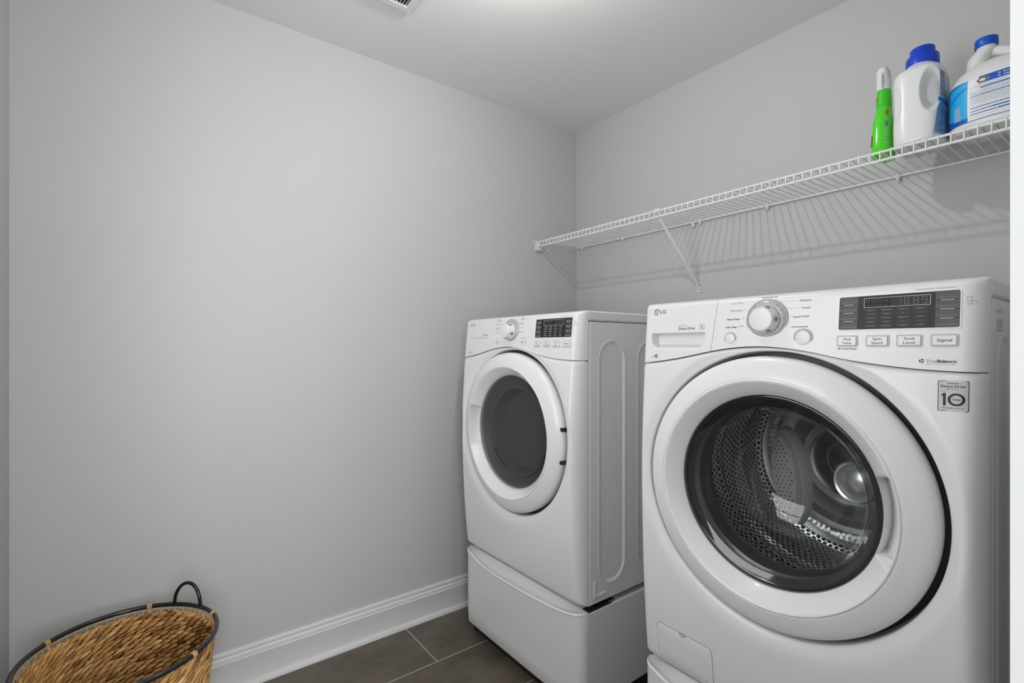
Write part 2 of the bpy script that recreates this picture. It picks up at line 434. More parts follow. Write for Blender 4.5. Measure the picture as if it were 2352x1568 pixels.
# baseboards
prof = [(0, 0.141), (0.0055, 0.141), (0.009, 0.1385), (0.0105, 0.134), (0.0098, 0.1290), (0.0050, 0.1278), (0.0042, 0.1262), (0.0060, 0.1245), (0.0098, 0.1222),
        (0.0125, 0.119), (0.0135, 0.112), (0.0125, 0.1060), (0.0160, 0.1045), (0.0160, 0.1020), (0.0150, 0.1000), (0.0150, 0.019), (0.0185, 0.0182), (0.0235, 0.0155), (0.0268, 0.0105), (0.028, 0.004), (0.028, 0.0)]
def baseboard(name, p0, p1, nrm):
    mb = MB(); n = len(prof)
    vs = [(p0[0]+nrm[0]*a, p0[1]+nrm[1]*a, z) for a, z in prof] + [(p1[0]+nrm[0]*a, p1[1]+nrm[1]*a, z) for a, z in prof]
    mb.add(vs, [(i, i+1, n+i+1, n+i) for i in range(n-1)] + [tuple(range(n)), tuple(range(n, 2*n))])
    return struct(mb.build(name, M['trim'], sharp=28))
baseboard('baseboard_left', (0, YF), (0, 0), (1, 0))
baseboard('baseboard_back', (0.03, 0), (XR-0.03, 0), (0, -1))
baseboard('baseboard_front', (0.03, YF), (XR-0.03, YF), (0, 1))
baseboard('baseboard_right', (XR, -1.515), (XR, -0.03), (-1, 0))

# ------------------------------------------------------------------ ceiling vent and lamp
vent = thing('ceiling_vent', 'white louvred metal air vent on the ceiling at the top edge', 'vent', (0.363, -1.19, H))
VW, VL = 0.34, 0.24
mb = MB()
zt, zb = 0.0, -0.012
# frame: outer bevelled border with a middle opening
ox0, ox1, oy0, oy1 = 0.0, VW, -VL, 0.0
ix0, ix1, iy0, iy1 = 0.026, VW-0.026, -VL+0.026, -0.026
def ringf(zs_out, zs_in):
    vs = []; 
    for (x0, x1, y0, y1, z) in zs_out: vs += [(x0, y0, z), (x1, y0, z), (x1, y1, z), (x0, y1, z)]
    fs = []
    for k in range(len(zs_out)-1):
        for i in range(4): j = (i+1) % 4; fs.append((k*4+i, k*4+j, k*4+4+j, k*4+4+i))
    return vs, fs
e = 0.0015
mb.add(*ringf([(ox0, ox1, oy0, oy1, 0), (ox0, ox1, oy0, oy1, zb+e), (ox0+e, ox1-e, oy0+e, oy1-e, zb), (ix0-0.002, ix1+0.002, iy0-0.002, iy1+0.002, zb), (ix0, ix1, iy0, iy1, zb+0.002), (ix0, ix1, iy0, iy1, -0.001)], None))
mb.build('frame', M['grille'], vent)
MB().box(ix0-0.001, ix1+0.001, iy0-0.001, iy1+0.001, -0.0030, -0.0008).build('backing', M['slotdark'], vent)
for grp in (0, 1):
    for k in range(9):
        y0 = iy0 + 0.008 + grp*0.096 + k*0.0105
        if y0 > iy1-0.008: break
        q = MB(); o = q.add([(ix0, y0, zb+0.001), (ix1, y0, zb+0.001), (ix1, y0+0.0062, -0.004), (ix0, y0+0.0062, -0.004),
                             (ix0, y0+0.0012, zb+0.001), (ix1, y0+0.0012, zb+0.001), (ix1, y0+0.0074, -0.004), (ix0, y0+0.0074, -0.004)],
                            [(0, 1, 2, 3), (4, 5, 6, 7), (0, 1, 5, 4), (3, 2, 6, 7), (0, 3, 7, 4), (1, 2, 6, 5)])
        q.build('louvre', M['grille'], vent)

lamp = thing('ceiling_lamp', 'small ceiling lamp with an added white shading pan and one round bulb, middle of the ceiling', 'lamp', (LAMP[0], LAMP[1], H))
MB().lathe([(0, 0), (0.05, 0), (0.048, -0.012), (0.020, -0.018), (0.018, -0.05), (0.10, -0.062), (0.1015, -0.066), (0.10, -0.068), (0.018, -0.058), (0.0, -0.058)], (0, 0, 0), 'z', 48).build('added_shade_pan', M['clip'], lamp)  # unseen pan added so the bulb leaves no hot spot on the ceiling
mb = MB(); mb.sphere((0, 0, LAMP[2]-H), (BULB_R, BULB_R, BULB_R), 24, 16); mb.build('bulb', M['bulb'], lamp)
MB().lathe([(0, -0.056), (0.010, -0.056), (0.010, -0.084), (0.0085, -0.088), (0, -0.088)], (0, 0, 0), 'z', 24).build('lamp_holder', M['clip'], lamp)

# ------------------------------------------------------------------ laundry machines
W = 0.686; ZT = 1.328; ZM = 0.378; DEP = 0.70
CX, CZ = 0.343, 0.899
arch = hermite([(0, 1.1668), (0.05, 1.1710), (0.12, 1.1815), (0.17, 1.1915), (0.215, 1.2005), (0.265, 1.2078), (0.3170, 1.2105), (0.37, 1.2077), (0.426, 1.1995), (0.50, 1.1835), (0.594, 1.1712), (0.686, 1.1668)])
Dz = hermite([(0.378, 0.034), (0.46, 0.044), (0.60, 0.056), (0.80, 0.064), (0.95, 0.064), (1.10, 0.056), (1.20, 0.048), (1.328, 0.034)])
def hbase(x, z):
    x = max(0.0, min(W, x))
    return Dz(z) * (rnd_(min(x, W-x)/0.029)) * (1 + 0.10*(1-(2*x/W-1)**2))
def h_front(x, z):
    d = hbase(x, z)
    d *= rnd_((arch(x)-z)/0.010 + 0.02) * 0.25 + 0.75
    d *= rnd_((z-ZM)/0.018 + 0.02)
    r = math.hypot(x-CX, z-CZ)
    d -= 0.010*sm((0.330-r)/0.030)
    d -= 0.006*(1-rnd_((r-0.3022)/0.006))
    if r < 0.3021: d = 0.010
    return max(0.0, d)
def h_panel(x, z):
    d = hbase(x, z) * rnd_((ZT-z)/0.014)
    return d
POCKET = dict(x0=0.0385, x1=0.1925, z0=1.2035, z1=1.2455)
def pocket(x, z):
    t = (POCKET['z1']-z)/(POCKET['z1']-POCKET['z0'])
    ins = 0.016*max(0.0, (t-0.45)/0.55)**2
    dx = min(x-POCKET['x0']-ins, POCKET['x1']-ins-x)
    a = sm(dx/0.004)
    b = sm((POCKET['z1']-z)/0.0012) * sm((z-POCKET['z0'])/0.014)
    return 0.026*a*b
def span(a, b, n, edge=True):
    # cosine spacing: dense at both ends
    return [a + (b-a)*(1-math.cos(PI*i/n))/2 for i in range(n+1)] if edge else [a + (b-a)*i/n for i in range(n+1)]

def front_sheet():
    mb = MB(); angs = [2*PI*i/300 for i in range(300)]
    for cxn, czn in ((0, 0), (W, 0)):
        pass
    corners = [math.atan2(arch(W)-CZ, W-CX), math.atan2(arch(0)-CZ, -CX), math.atan2(ZM-CZ, -CX), math.atan2(ZM-CZ, W-CX)]
    angs = sorted(set([round(a, 6) for a in angs] + [round(a % (2*PI), 6) for a in corners]))
    def bound(w):
        cw, sw = math.cos(w), math.sin(w); best = 9
        if cw > 1e-6: best = min(best, (W-CX)/cw)
        if cw < -1e-6: best = min(best, -CX/cw)
        if sw < -1e-6: best = min(best, (ZM-CZ)/sw)
        if sw > 1e-6:
            lo, hi = 0.0, best
            for _ in range(40):
                mid = (lo+hi)/2
                x = CX+cw*mid; z = CZ+sw*mid
                if z < arch(x)-0.0009: lo = mid
                else: hi = mid
            best = min(best, lo)
        return best
    rings = [0.262, 0.280, 0.296, 0.3020, 0.3023, 0.3027, 0.3033, 0.3042, 0.3056, 0.3072]
    fr = [0.06, 0.12, 0.2, 0.3, 0.4, 0.5, 0.6, 0.68, 0.76, 0.82, 0.87, 0.91, 0.94, 0.96, 0.975, 0.987, 0.995, 1.0]
    nr = len(rings)+len(fr)+1
    for w in angs:
        B = bound(w); pts = [(CX+0.262*math.cos(w), -0.005, CZ+0.262*math.sin(w))]
        for r in rings: pts.append((CX+r*math.cos(w), None, CZ+r*math.sin(w)))
        for t in fr:
            r = 0.3072 + (B-0.3072)*t; pts.append((CX+r*math.cos(w), None, CZ+r*math.sin(w)))
        for x, y, z in pts: mb.v.append((x, -h_front(x, z) if y is None else y, z))
    n = len(angs)
    for i in range(n):
        j = (i+1) % n
        for k in range(nr-1): mb.f.append((i*nr+k, j*nr+k, j*nr+k+1, i*nr+k+1))
    # return edge along the seam, so the sheet has thickness
    xs = span(0, W, 90)
    mb.grid(lambda x, t: (x, -h_front(x, arch(x)-0.0009)*(1-t), arch(x)-0.0009), xs, [0, 1])
    mb.grid(lambda z, t: (0, -h_front(0, z)*(1-t), z), [ZM, arch(0)-0.001], [0, 1])
    return mb

XS0 = lambda z: 0.2108 + (z-1.1984)*0.087
def panel_piece(xa, xb, nx, nz, pk=False):
    """control panel piece between two x limits that may depend on z"""
    mb = MB()
    us = [i/nx for i in range(nx+1)]
    zs = [i/nz for i in range(nz+1)]
    def fn(u, v):
        z0 = arch(xa(1.19) + (xb(1.19)-xa(1.19))*u) + 0.0009
        vv = 1-(1-v)**1.6 if not pk else v
        z = z0 + (ZT-z0)*vv
        x = xa(z) + (xb(z)-xa(z))*u
        z0 = arch(x) + 0.0009; z = z0 + (ZT-z0)*vv
        d = h_panel(x, z)
        if pk: d -= pocket(x, z)
        return (x, -d, z)
    eu = us
    if not pk: eu = [ (1-math.cos(PI*u))/2*0.75 + u*0.25 for u in us]
    mb.grid(fn, eu, zs)
    # sealed lower and side returns
    mb.grid(lambda u, t: (fn(u, 0)[0], fn(u, 0)[1]*(1-t), fn(u, 0)[2]), eu, [0, 1])
    for ue in (eu[0], eu[-1]):
        mb.grid(lambda v, t: (fn(ue, v)[0], fn(ue, v)[1]*(1-t), fn(ue, v)[2]), zs, [0, 1])
    return mb

def side_panel(x, sgn, ovals=True):
    """pressed steel side with stamped stadium shapes"""
    ys = sorted(set([0.0, 0.004, 0.012] + [0.012+0.0022*i for i in range(180)] + [0.45, 0.55, 0.62, DEP]))
    zs = sorted(set([ZM, ZM+0.006] + [ZM+0.010+0.0035*i for i in range(30)] + [0.49+0.008*i for i in range(85)] + [1.16+0.0035*i for i in range(38)]))
    zs = [z for z in zs if z <= 1.2915] + [1.2925]
    ov = [(0.052, 0.176, 0.430, 1.2276), (0.250, 0.374, 0.430, 1.2276)]
    def hh(y, z):
        h = 0.0
        for a, b, z0, z1 in ov:
            r = (b-a)/2; cy = (a+b)/2; q = math.hypot(y-cy, max(z0+r-z, 0, z-(z1-r)))
            s_ = (q-r)   # negative inside
            h -= 0.0032*sm(-s_/0.007)
            h += 0.0012*math.exp(-((s_-0.003)/0.003)**2)
        # the small L-shaped stamping near the lower front corner
        if z < 0.47 and y < 0.1:
            dd = min(math.hypot(y-0.030, max(0.405-z, 0, z-0.443)), math.hypot(z-0.399, max(0.030-y, 0, y-0.078)))
            h += 0.0022*sm((0.008-dd)/0.005)
        h -= 0.004*(1-rnd_(min(1, y/0.006)))
        return h
    mb = MB()
    mb.grid(lambda y, z: (x + sgn*hh(y, z), y, z), ys, zs)
    return mb

DOORSEG = 384
def door_ring(handle_ang):
    prof = [(0.280, 0.018), (0.288, 0.026), (0.2905, 0.034), (0.2915, 0.046), (0.2910, 0.056), (0.2890, 0.0625), (0.285, 0.0672), (0.279, 0.0708), (0.268, 0.0755), (0.256, 0.0795),
            (0.2475, 0.0824), (0.2452, 0.0828), (0.2444, 0.0815), (0.2436, 0.0815), (0.2428, 0.0835), (0.2405, 0.0848), (0.2370, 0.0838), (0.2335, 0.0805), (0.228, 0.0745), (0.222, 0.0680), (0.216, 0.0610),
            (0.2110, 0.0545), (0.2080, 0.0500), (0.2065, 0.0470), (0.2060, 0.0380), (0.2058, 0.020)]
    def dfn(r, w, h, i):
        a = (w-handle_ang+PI) % (2*PI) - PI
        m = sm((0.35-abs(a))/0.03) * sm((r-0.2090)/0.003) * sm((0.2395-r)/0.004)
        return h - 0.040*m
    p2 = []
    for i in range(len(prof)-1):
        p2.append(prof[i])
        if 15 <= i <= 21:
            for t in (0.33, 0.66): p2.append((prof[i][0]+(prof[i+1][0]-prof[i][0])*t, prof[i][1]+(prof[i+1][1]-prof[i][1])*t))
    p2.append(prof[-1])
    mb = MB(); mb.lathe(p2, (CX, 0, CZ), 'y', DOORSEG, dfn); return mb

def machine(kind, loc, label):
    root = thing('washing_machine' if kind == 'washer' else 'tumble_dryer', label, 'washing machine' if kind == 'washer' else 'dryer', loc)
    washer = kind == 'washer'
    # ---- cabinet
    mb = side_panel(W, 1)
    mb.grid(lambda y, z: (0, y, z), [0, DEP], [ZM, 1.2925])
    mb.grid(lambda x, z: (x, DEP, z), [0, W], [ZM, 1.2925])
    mb.grid(lambda x, y: (x, y, ZM), [0, W], [0, DEP])
    mb.grid(lambda x, y: (x, y, 1.2925), [0, W], [0, DEP])
    for (x0, x1, z0, z1) in ((0, W, ZM, 0.640), (0, W, 1.162, 1.2925), (0, 0.082, 0.640, 1.162), (W-0.082, W, 0.640, 1.162)):
        mb.grid(lambda x, z: (x, 0.003, z), [x0, x1], [z0, z1])
    cab = mb.build('cabinet', M['enamel_side'], root, sharp=50)
    # ---- lid
    mb = MB(); mb.box(-0.001, W+0.001, 0.0005, DEP, 1.2945, ZT, bev=0.007, seg=4); lid = mb.build('lid', M['enamel'], root)
    # ---- front sheet, control panel, drawer
    fs = front_sheet().build('front_sheet', M['enamel'], root, sharp=50)
    drw = panel_piece(lambda z: 0.0, lambda z: XS0(z)-0.0005, 130 if washer else 60, 100 if washer else 50, pk=washer).build('detergent_drawer' if washer else 'panel_end', M['panelwhite'], root, sharp=60)
    pan = panel_piece(lambda z: XS0(z)+0.0005, lambda z: W, 90, 44).build('control_panel', M['panelwhite'], root, sharp=60)
    surf = lambda x, z, l=0.0004: (x, -(h_panel(x, z)+l), z)
    def D0(x, z): return h_panel(x, z)
    # ---- dial
    kx, kz = 0.3385, 1.2695; kd = D0(kx, kz); kh = 0.0 if washer else 0.006
    mb = MB(); mb.lathe([(0.0447, -0.001), (0.0447, 0.0012), (0.0440, 0.0022), (0.0430, 0.0024), (0.0422, 0.0012), (0.0417, 0.0016), (0.0402, 0.0034), (0.0330, 0.0060), (0.0318, 0.0060), (0.0300, 0.0045), (0.02, 0.004)], (kx, -kd, kz), 'y', 72)
    ring = mb.build('dial_ring', M['chrome'] if False else mat('brushed_grey_ring', (0.50, 0.505, 0.505), 0.35, metal=0.12), pan)
    mb = MB()
    mb.lathe([(0.0292, 0.003), (0.0295, 0.010), (0.0280, 0.014), (0.0262, 0.024), (0.0252, 0.0285+kh), (0.0235, 0.0305+kh), (0.019, 0.0312+kh), (0.0, 0.0315+kh)], (kx, -kd, kz), 'y', 64)
    knob = mb.build('dial_knob', M['panelwhite'], pan)
    m_notch = mat('notch_grey', (0.22, 0.22, 0.22), 0.4)
    for a in ((0.0, -1.15, PI-0.4, 1.2) if washer else (-0.35, -1.9, 1.0, 2.6)):
        mb = MB(); o = len(mb.v); mb.sphere((0.0268, -0.0175, 0), (0.0028, 0.0075, 0.0052), 14, 10)
        mb.xf(Matrix.Translation((kx, -kd, kz)) @ Matrix.Rotation(-a, 4, 'Y'), o)
        mb.build('grip_notch', m_notch, knob)
    mb = MB()
    for i in range(10 if washer else 0):
        w = -0.35 + i*(PI+0.7)/9
        q = lambda r, t: (kx + r*math.cos(w) - t*math.sin(w), -kd-0.0052, kz + r*math.sin(w) + t*math.cos(w))
        mb.add([q(0.0350, -0.0004), q(0.0392, -0.0004), q(0.0392, 0.0004), q(0.0350, 0.0004)], [(0, 1, 2, 3)])
    if washer: mb.build('tick_marks', M['print'], ring)
    # ---- round buttons
    def rbutton(x, z, r):
        d = D0(x, z)
        mb = MB(); mb.lathe([(r*1.22, -0.001), (r*1.22, 0.0002), (r*1.16, 0.0009), (r*1.10, 0.0005), (r*1.06, -0.0012), (r, -0.0012), (r, 0.0012), (r*0.94, 0.0026), (r*0.75, 0.0032), (0, 0.0036)], (x, -d, z), 'y', 40)
        o_ = mb.build('round_button', M['panelwhite'], pan)
        MB().lathe([(r*1.09, 0.0008), (r*1.02, 0.0008)], (x, -d, z), 'y', 40).build('button_gap_shade', M['seam_grey'], o_)  # grey ring painted for the shade in the gap round the button
        MB().lathe([(r*1.25, 0.0004), (r*1.21, 0.0006)], (x, -d, z), 'y', 40).build('button_outline', M['seam_grey'], o_)
        return o_
    b1 = rbutton(0.2579, 1.2299, 0.0118); b2 = rbutton(0.4136, 1.2292, 0.0152 if washer else 0.0135)
    # ---- rectangular buttons
    rb = []
    for (x0, x1) in ((0.4754, 0.5097), (0.5230, 0.5586), (0.5696, 0.6060), (0.6173, 0.6535)):
        z0, z1 = 1.2108, 1.2318
        mb = MB(); P = rrect(x0, x1, z0, z1, 0.0025); n = len(P)
        P2 = rrect(x0+0.0014, x1-0.0014, z0+0.0014, z1-0.0014, 0.0022); P3 = rrect(x0+0.0022, x1-0.0022, z0+0.0022, z1-0.0022, 0.002); P4 = rrect(x0+0.003, x1-0.003, z0+0.003, z1-0.003, 0.0016)
        L = [(P, 0.0), (P, 0.0009), (P2, 0.0009), (P2, -0.0012), (P3, -0.0012), (P3, 0.0018), (P4, 0.0026)]
        vs = []
        for pl, l in L: vs += [surf(x, z, l) for x, z in pl]
        fs_ = [(k*n+i, k*n+(i+1) % n, (k+1)*n+(i+1) % n, (k+1)*n+i) for k in range(len(L)-1) for i in range(n)]
        fs_.append(tuple((len(L)-1)*n+i for i in range(n)))
        gp = MB(); G1 = rrect(x0-0.0002, x1+0.0002, z0-0.0002, z1+0.0002, 0.0026); G2 = rrect(x0+0.0005, x1-0.0005, z0+0.0005, z1-0.0005, 0.0023)
        gp.add([surf(x, z, 0.0011) for x, z in G1]+[surf(x, z, 0.0011) for x, z in G2], [(i, (i+1) % n, n+(i+1) % n, n+i) for i in range(n)])
        G1 = rrect(x0+0.0014, x1-0.0014, z0+0.0014, z1-0.0014, 0.0022)
        gp.add([surf(x, z, 0.0010) for x, z in G1]+[surf(x, z, 0.0010) for x, z in P3], [(i, (i+1) % n, n+(i+1) % n, n+i) for i in range(n)])
        mb.add(vs, fs_); rb.append(mb.build('push_button', M['panelwhite'], pan, sharp=30))
        gp.build('button_gap_shade', M['seam_grey'], rb[-1])  # raised grey strips painting the shaded groove round each key
    # labels on the buttons
    s2 = lambda x, z, l=0.0: (x, -(h_panel(x, z)+0.0028), z)
    names = [('Wash', 'Temp.'), ('Spin', 'Speed'), ('Soil', 'Level'), ('Signal',)] if washer else [('Dry', 'Level'), ('Temp.', 'Control'), ('Time', 'Dry'), ('Signal',)]
    for o, nm, xc in zip(rb, names, (0.4926, 0.5408, 0.5878, 0.6354)):
        mb = MB()
        if len(nm) == 2:
            for t, zz in zip(nm, (1.2229, 1.2157)):
                hw = 0.00155*len(t)+0.0008; put_text(mb, s2, t, xc-hw, xc+hw, zz, 0.0043)
        else: put_text(mb, s2, nm[0], xc-0.0098, xc+0.0098, 1.2193, 0.0048)
        mb.build('lettering', M['print'], o)
    # ---- display
    DX0, DX1, DZ0, DZ1 = 0.4770, 0.6542, 1.2432, 1.3062
    fr_ = MB(); A_ = rrect(DX0-0.0018, DX1+0.0018, DZ0-0.0018, DZ1+0.0018, 0.004); B_ = rrect(DX0, DX1, DZ0, DZ1, 0.003); n = len(A_)
    vs = [surf(x, z, 0) for x, z in A_] + [surf(x, z, 0.0012) for x, z in A_] + [surf(x, z, 0.0012) for x, z in B_] + [surf(x, z, 0.0) for x, z in B_]
    fr_.add(vs, [(k*n+i, k*n+(i+1) % n, (k+1)*n+(i+1) % n, (k+1)*n+i) for k in range(3) for i in range(n)])
    disp = MB(); put_patch(disp, surf, DX0, DX1, DZ0, DZ1, 0.0004); disp = disp.build('display', M['screen'] if washer else M['screen_black'], pan)
    fr_.build('display_frame', M['panelwhite'], pan)
    xa, xb = (0.5100, 0.6200)
    sd = lambda x, z, l=0.0006: surf(x, z, l)
    # touch buttons in the side columns
    hh_ = (DZ1-DZ0)/4
    tn = [('Fresh Care', 'Pre Wash', 'Delay Wash', 'Add Garments'), ('Cold Wash', 'Water Plus', 'Extra Rinse', 'Rinse+Spin')] if washer else [('Anti Bacterial', 'Damp Dry', 'Wrinkle Care', 'Custom PGM'), ('More Time', 'Less Time', 'Wrinkle Care', 'Rack Dry')]
    for c, (x0, x1) in enumerate(((DX0+0.0005, xa-0.002), (xb+0.002, DX1-0.0005))):
        for k in range(4):
            z1 = DZ1-k*hh_-0.0006; z0 = DZ1-(k+1)*hh_+0.0006
            mb = MB(); put_patch(mb, surf, x0, x1, z0, z1, 0.0007, 4, 3)
            tb = mb.build('touch_button', M['touch'] if washer else M['screen'], pan)
            mb = MB()
            put_text(mb, surf, tn[c][k], x0+0.0045, x1-0.0035, z0+0.0036, 0.0024 if washer else 0.003, lift=0.0010)
            mb.build('lettering', M['screen_print'] if washer else M['ink_white'], tb)
            if k < 3:
                mb = MB(); put_rect(mb, surf, x0+0.007, x1-0.007, z0-0.0009, z0-0.0001, lift=0.0012); mb.build('light_bar', M['ink_white'], tb)
            mb = MB(); put_rect(mb, surf, x0+0.003, x0+0.0062, z1-0.0052, z1-0.0044, lift=0.0010); mb.build('indicator', M['screen_black'], tb)
    # main window outline, digits and grid
    mb = MB(); rx0, rx1, rz0, rz1 = 0.5175, 0.6155, 1.2838, 1.3018; t = 0.0007
    for a in ((rx0, rx1, rz1-t, rz1), (rx0, rx1, rz0, rz0+t), (rx0, rx0+t, rz0, rz1), (rx1-t, rx1, rz0, rz1)): put_patch(mb, sd, *a, 0.0009, 16, 4)
    put_text(mb, sd, 'Processing', 0.5315, 0.5460, 1.3026, 0.0021, bold=0.015); put_text(mb, sd, 'EST. Time Remaining', 0.5745, 0.6030, 1.3028, 0.0021, bold=0.015)
    mb.build('display_outline', M['ink_white'], disp)
    mb = MB(); put_patch(mb, sd, rx0+t, 0.5585, rz0+t, rz1-t, 0.0006, 6, 3); mb.build('display_window', M['screen_black'], disp)
    mb = MB()
    def seg7(x, z, w, h, segs):
        tt = 0.00105
        R = {'a': (x+tt*.6, x+w-tt*.6, z+h-tt, z+h), 'g': (x+tt*.6, x+w-tt*.6, z+h/2-tt/2, z+h/2+tt/2), 'd': (x+tt*.6, x+w-tt*.6, z, z+tt),
             'f': (x, x+tt, z+h/2+tt*.4, z+h-tt*.4), 'b': (x+w-tt, x+w, z+h/2+tt*.4, z+h-tt*.4), 'e': (x, x+tt, z+tt*.4, z+h/2-tt*.4), 'c': (x+w-tt, x+w, z+tt*.4, z+h/2-tt*.4)}
        for s_ in segs: put_rect(mb, sd, *R[s_], lift=0.0008)
    zz, hh2 = 1.2865, 0.0128
    seg7(0.5680, zz, 0.0062, hh2, 'bc'); seg7(0.5785, zz, 0.0075, hh2, 'abcdefg'); seg7(0.5915, zz, 0.0075, hh2, 'abcdefg'); seg7(0.6035, zz, 0.0075, hh2, 'abcdfg')
    put_rect(mb, sd, 0.5882, 0.5892, zz+0.003, zz+0.0042); put_rect(mb, sd, 0.5882, 0.5892, zz+0.0085, zz+0.0097)
    mb.build('digits', mat('digit_segments', (0.17, 0.172, 0.172), 0.5) if washer else M['touch'], disp)
    mb = MB()
    for i in range(4):
        xc = 0.5235+i*0.0092
        for a in ((xc-0.0028, xc+0.0028, 1.2975, 1.2980), (xc-0.0028, xc+0.0028, 1.2932, 1.2937), (xc-0.0030, xc-0.0025, 1.2932, 1.2980), (xc+0.0025, xc+0.003, 1.2932, 1.2980)): put_rect(mb, sd, *a, lift=0.0008)
        put_text(mb, sd, ('Load', 'Wash', 'Rinse', 'Spin')[i] if washer else ('Dry', 'Cool', 'Filter', 'Duct')[i], xc-0.003, xc+0.003, 1.2872, 0.0017, lift=0.0008)
    mb.build('symbols', M['screen_faint'], disp)
    G = [('Hot', 'Extra High', 'Heavy', 'High'), ('Warm', 'High', '+', '+'), ('Semi Warm', 'Medium', 'Normal', 'Low'), ('Cold', 'Low', '-', '-'), ('Tap Cold', 'No Spin', 'Light', 'Off')] if washer else \
        [('Very Dry', 'High', '60 min', 'High'), ('More Dry', 'Mid High', '50', '+'), ('Normal', 'Medium', '40', 'Low'), ('Less Dry', 'Low', '30', '-'), ('Damp Dry', 'Ultra Low', '20', 'Off')]
    m1 = MB(); m2 = MB()
    for r in range(5):
        for c in range(4):
            xc = 0.5290+c*0.0243; zc = 1.2787-r*0.0073
            put_rect(m1, sd, xc-0.0092, xc+0.0092, zc-0.0022, zc+0.0022, lift=0.0005)
            if r < 5: hw = min(0.0065, 0.0009*len(G[r][c])+0.0008); put_text(m2, sd, G[r][c], xc-hw, xc+hw, zc-0.0010, 0.0022, lift=0.0008)
    m1.build('cell_lights', mat('faint_cell', (0.075, 0.077, 0.077), 0.5, spec=0.2), disp); m2.build('lettering', M['screen_print'] if washer else M['ink_white'], disp)
    # ---- printing on the panel
    lt = MB(); pale = MB()
    if washer:
        for t, x0, x1, z in (('Cotton/Normal', 0.3236, 0.3585, 1.3170), ('Delicates', 0.4032, 0.4256, 1.3050), ('Towels', 0.4072, 0.4239, 1.2895), ('Speed Wash', 0.3924, 0.4230, 1.2715), ('Downloaded', 0.3909, 0.4213, 1.2505)):
            put_text(lt, surf, t, x0, x1, z, 0.0036)
        put_text(pale, surf, 'Perm. Press', 0.2562, 0.2833, 1.3085, 0.0033); put_text(pale, surf, 'Bulky/Large', 0.2538, 0.2825, 1.2920, 0.0033)
        for (xa_, xb_, za, zb_) in ((0.364, 0.4010, 1.3075, 1.3068), (0.3775, 0.4050, 1.2920, 1.2912), (0.3850, 0.3905, 1.2735, 1.2735), (0.3800, 0.3890, 1.2525, 1.2525), (0.2840, 0.2990, 1.2935, 1.2930), (0.2810, 0.2905, 1.2740, 1.2752)):
            if abs(xb_-xa_) > 0.002: pale.add([surf(xa_, za), surf(xb_, zb_), surf(xb_, zb_+0.0004), surf(xa_, za+0.0004)], [(0, 1, 2, 3)])
        worn = MB(); put_text(worn, surf, 'Heavy Duty', 0.2466, 0.2771, 1.2722, 0.0038, bold=0.02); put_text(worn, surf, 'Tub Clean', 0.2443, 0.2728, 1.2540, 0.0036, bold=0.02)
        put_rect(worn, surf, 0.2764, 0.2883, 1.2567, 1.2576)
        put_text(lt, surf, 'All Cold Rinses', 0.4765, 0.5085, 1.2050, 0.0034)
        put_text(pale, surf, '* Press & Hold 3sec. for Extra Functions', 0.5915, 0.6485, 1.3103, 0.0021)
        put_text(pale, surf, 'TrueBalance', 0.6115, 0.6515, 1.1835, 0.0048); put_text(lt, surf, 'Balance', 0.6265, 0.6515, 1.1835, 0.0048, bold=0.02, lift=0.0006)
        pale = pale if False else pale
        put_text(pale, surf, 'ANTI-VIBRATION SYSTEM', 0.6120, 0.6505, 1.1800, 0.0014); put_text(pale, surf, 'TM', 0.6520, 0.6545, 1.1875, 0.0015)
        for k in range(3):
            put_ring(lt, surf, 0.6055, 1.1858, 0.0014, 0.0036, n=10, a0=k*2.094+0.3, a1=k*2.094+1.9)
        # tap-on symbol
        for a in ((0.6625, 0.6680, 1.2935, 1.2940), (0.6625, 0.6680, 1.2862, 1.2867), (0.6625, 0.6630, 1.2862, 1.2940), (0.6675, 0.6680, 1.2862, 1.2940)): put_rect(pale, surf, *a)
        pale.tube([surf(0.6660, 1.2845), surf(0.6690, 1.2875), surf(0.6715, 1.2865), surf(0.6740, 1.2835)], 0.0003, 5); put_text(pale, surf, 'Tag On', 0.6615, 0.6710, 1.2808, 0.0019)
        put_text(pale, surf, '3sec', 0.2440, 0.2500, 1.2240, 0.0022); put_ring(pale, surf, 0.2470, 1.2310, 0.0018, 0.0023, n=16)
        worn.build('worn_marker_print', M['ink_black'], pan)
        # drawer lettering
        dl = MB(); 
        ds = lambda x, z, l=0.0004: (x, -(h_panel(x, z)-pocket(x, z)+l), z)
        put_text(dl, ds, 'LG', 0.0595, 0.0769, 1.2983, 0.0092, bold=0.014)
        put_ring(dl, ds, 0.0487, 1.3026, 0.0062, 0.0080, n=36, a0=0.05, a1=2*PI-0.75); put_rect(dl, ds, 0.0482, 0.0494, 1.2985, 1.3070); put_rect(dl, ds, 0.0482, 0.0518, 1.2985, 1.2996); put_rect(dl, ds, 0.0505, 0.0562, 1.3021, 1.3032)
        put_ring(dl, ds, 0.0453, 1.3058, 0.0, 0.0011, n=12)
        put_text(dl, ds, 'Direct Drive', 0.1187, 0.1649, 1.2535, 0.0068)
        dp = MB(); put_text(dp, ds, 'INVERTER', 0.1187, 0.1424, 1.2628, 0.0022)
        for a in ((0.1775, 0.1900, 1.2535, 1.2540), (0.1775, 0.1900, 1.2660, 1.2665), (0.1775, 0.1780, 1.2535, 1.2665), (0.1895, 0.1900, 1.2535, 1.2665)): put_rect(dp, ds, *a)
        put_ring(dl, ds, 0.1838, 1.2598, 0.0012, 0.0022, n=16); put_rect(dl, ds, 0.1816, 0.1826, 1.2595, 1.2650); put_text(dp, ds, 'MOTION', 0.1790, 0.1886, 1.2544, 0.0014)
        for k in range(3): put_ring(dl, ds, 0.0560, 1.1868, 0.0014, 0.0050, n=10, a0=k*2.094, a1=k*2.094+1.5)
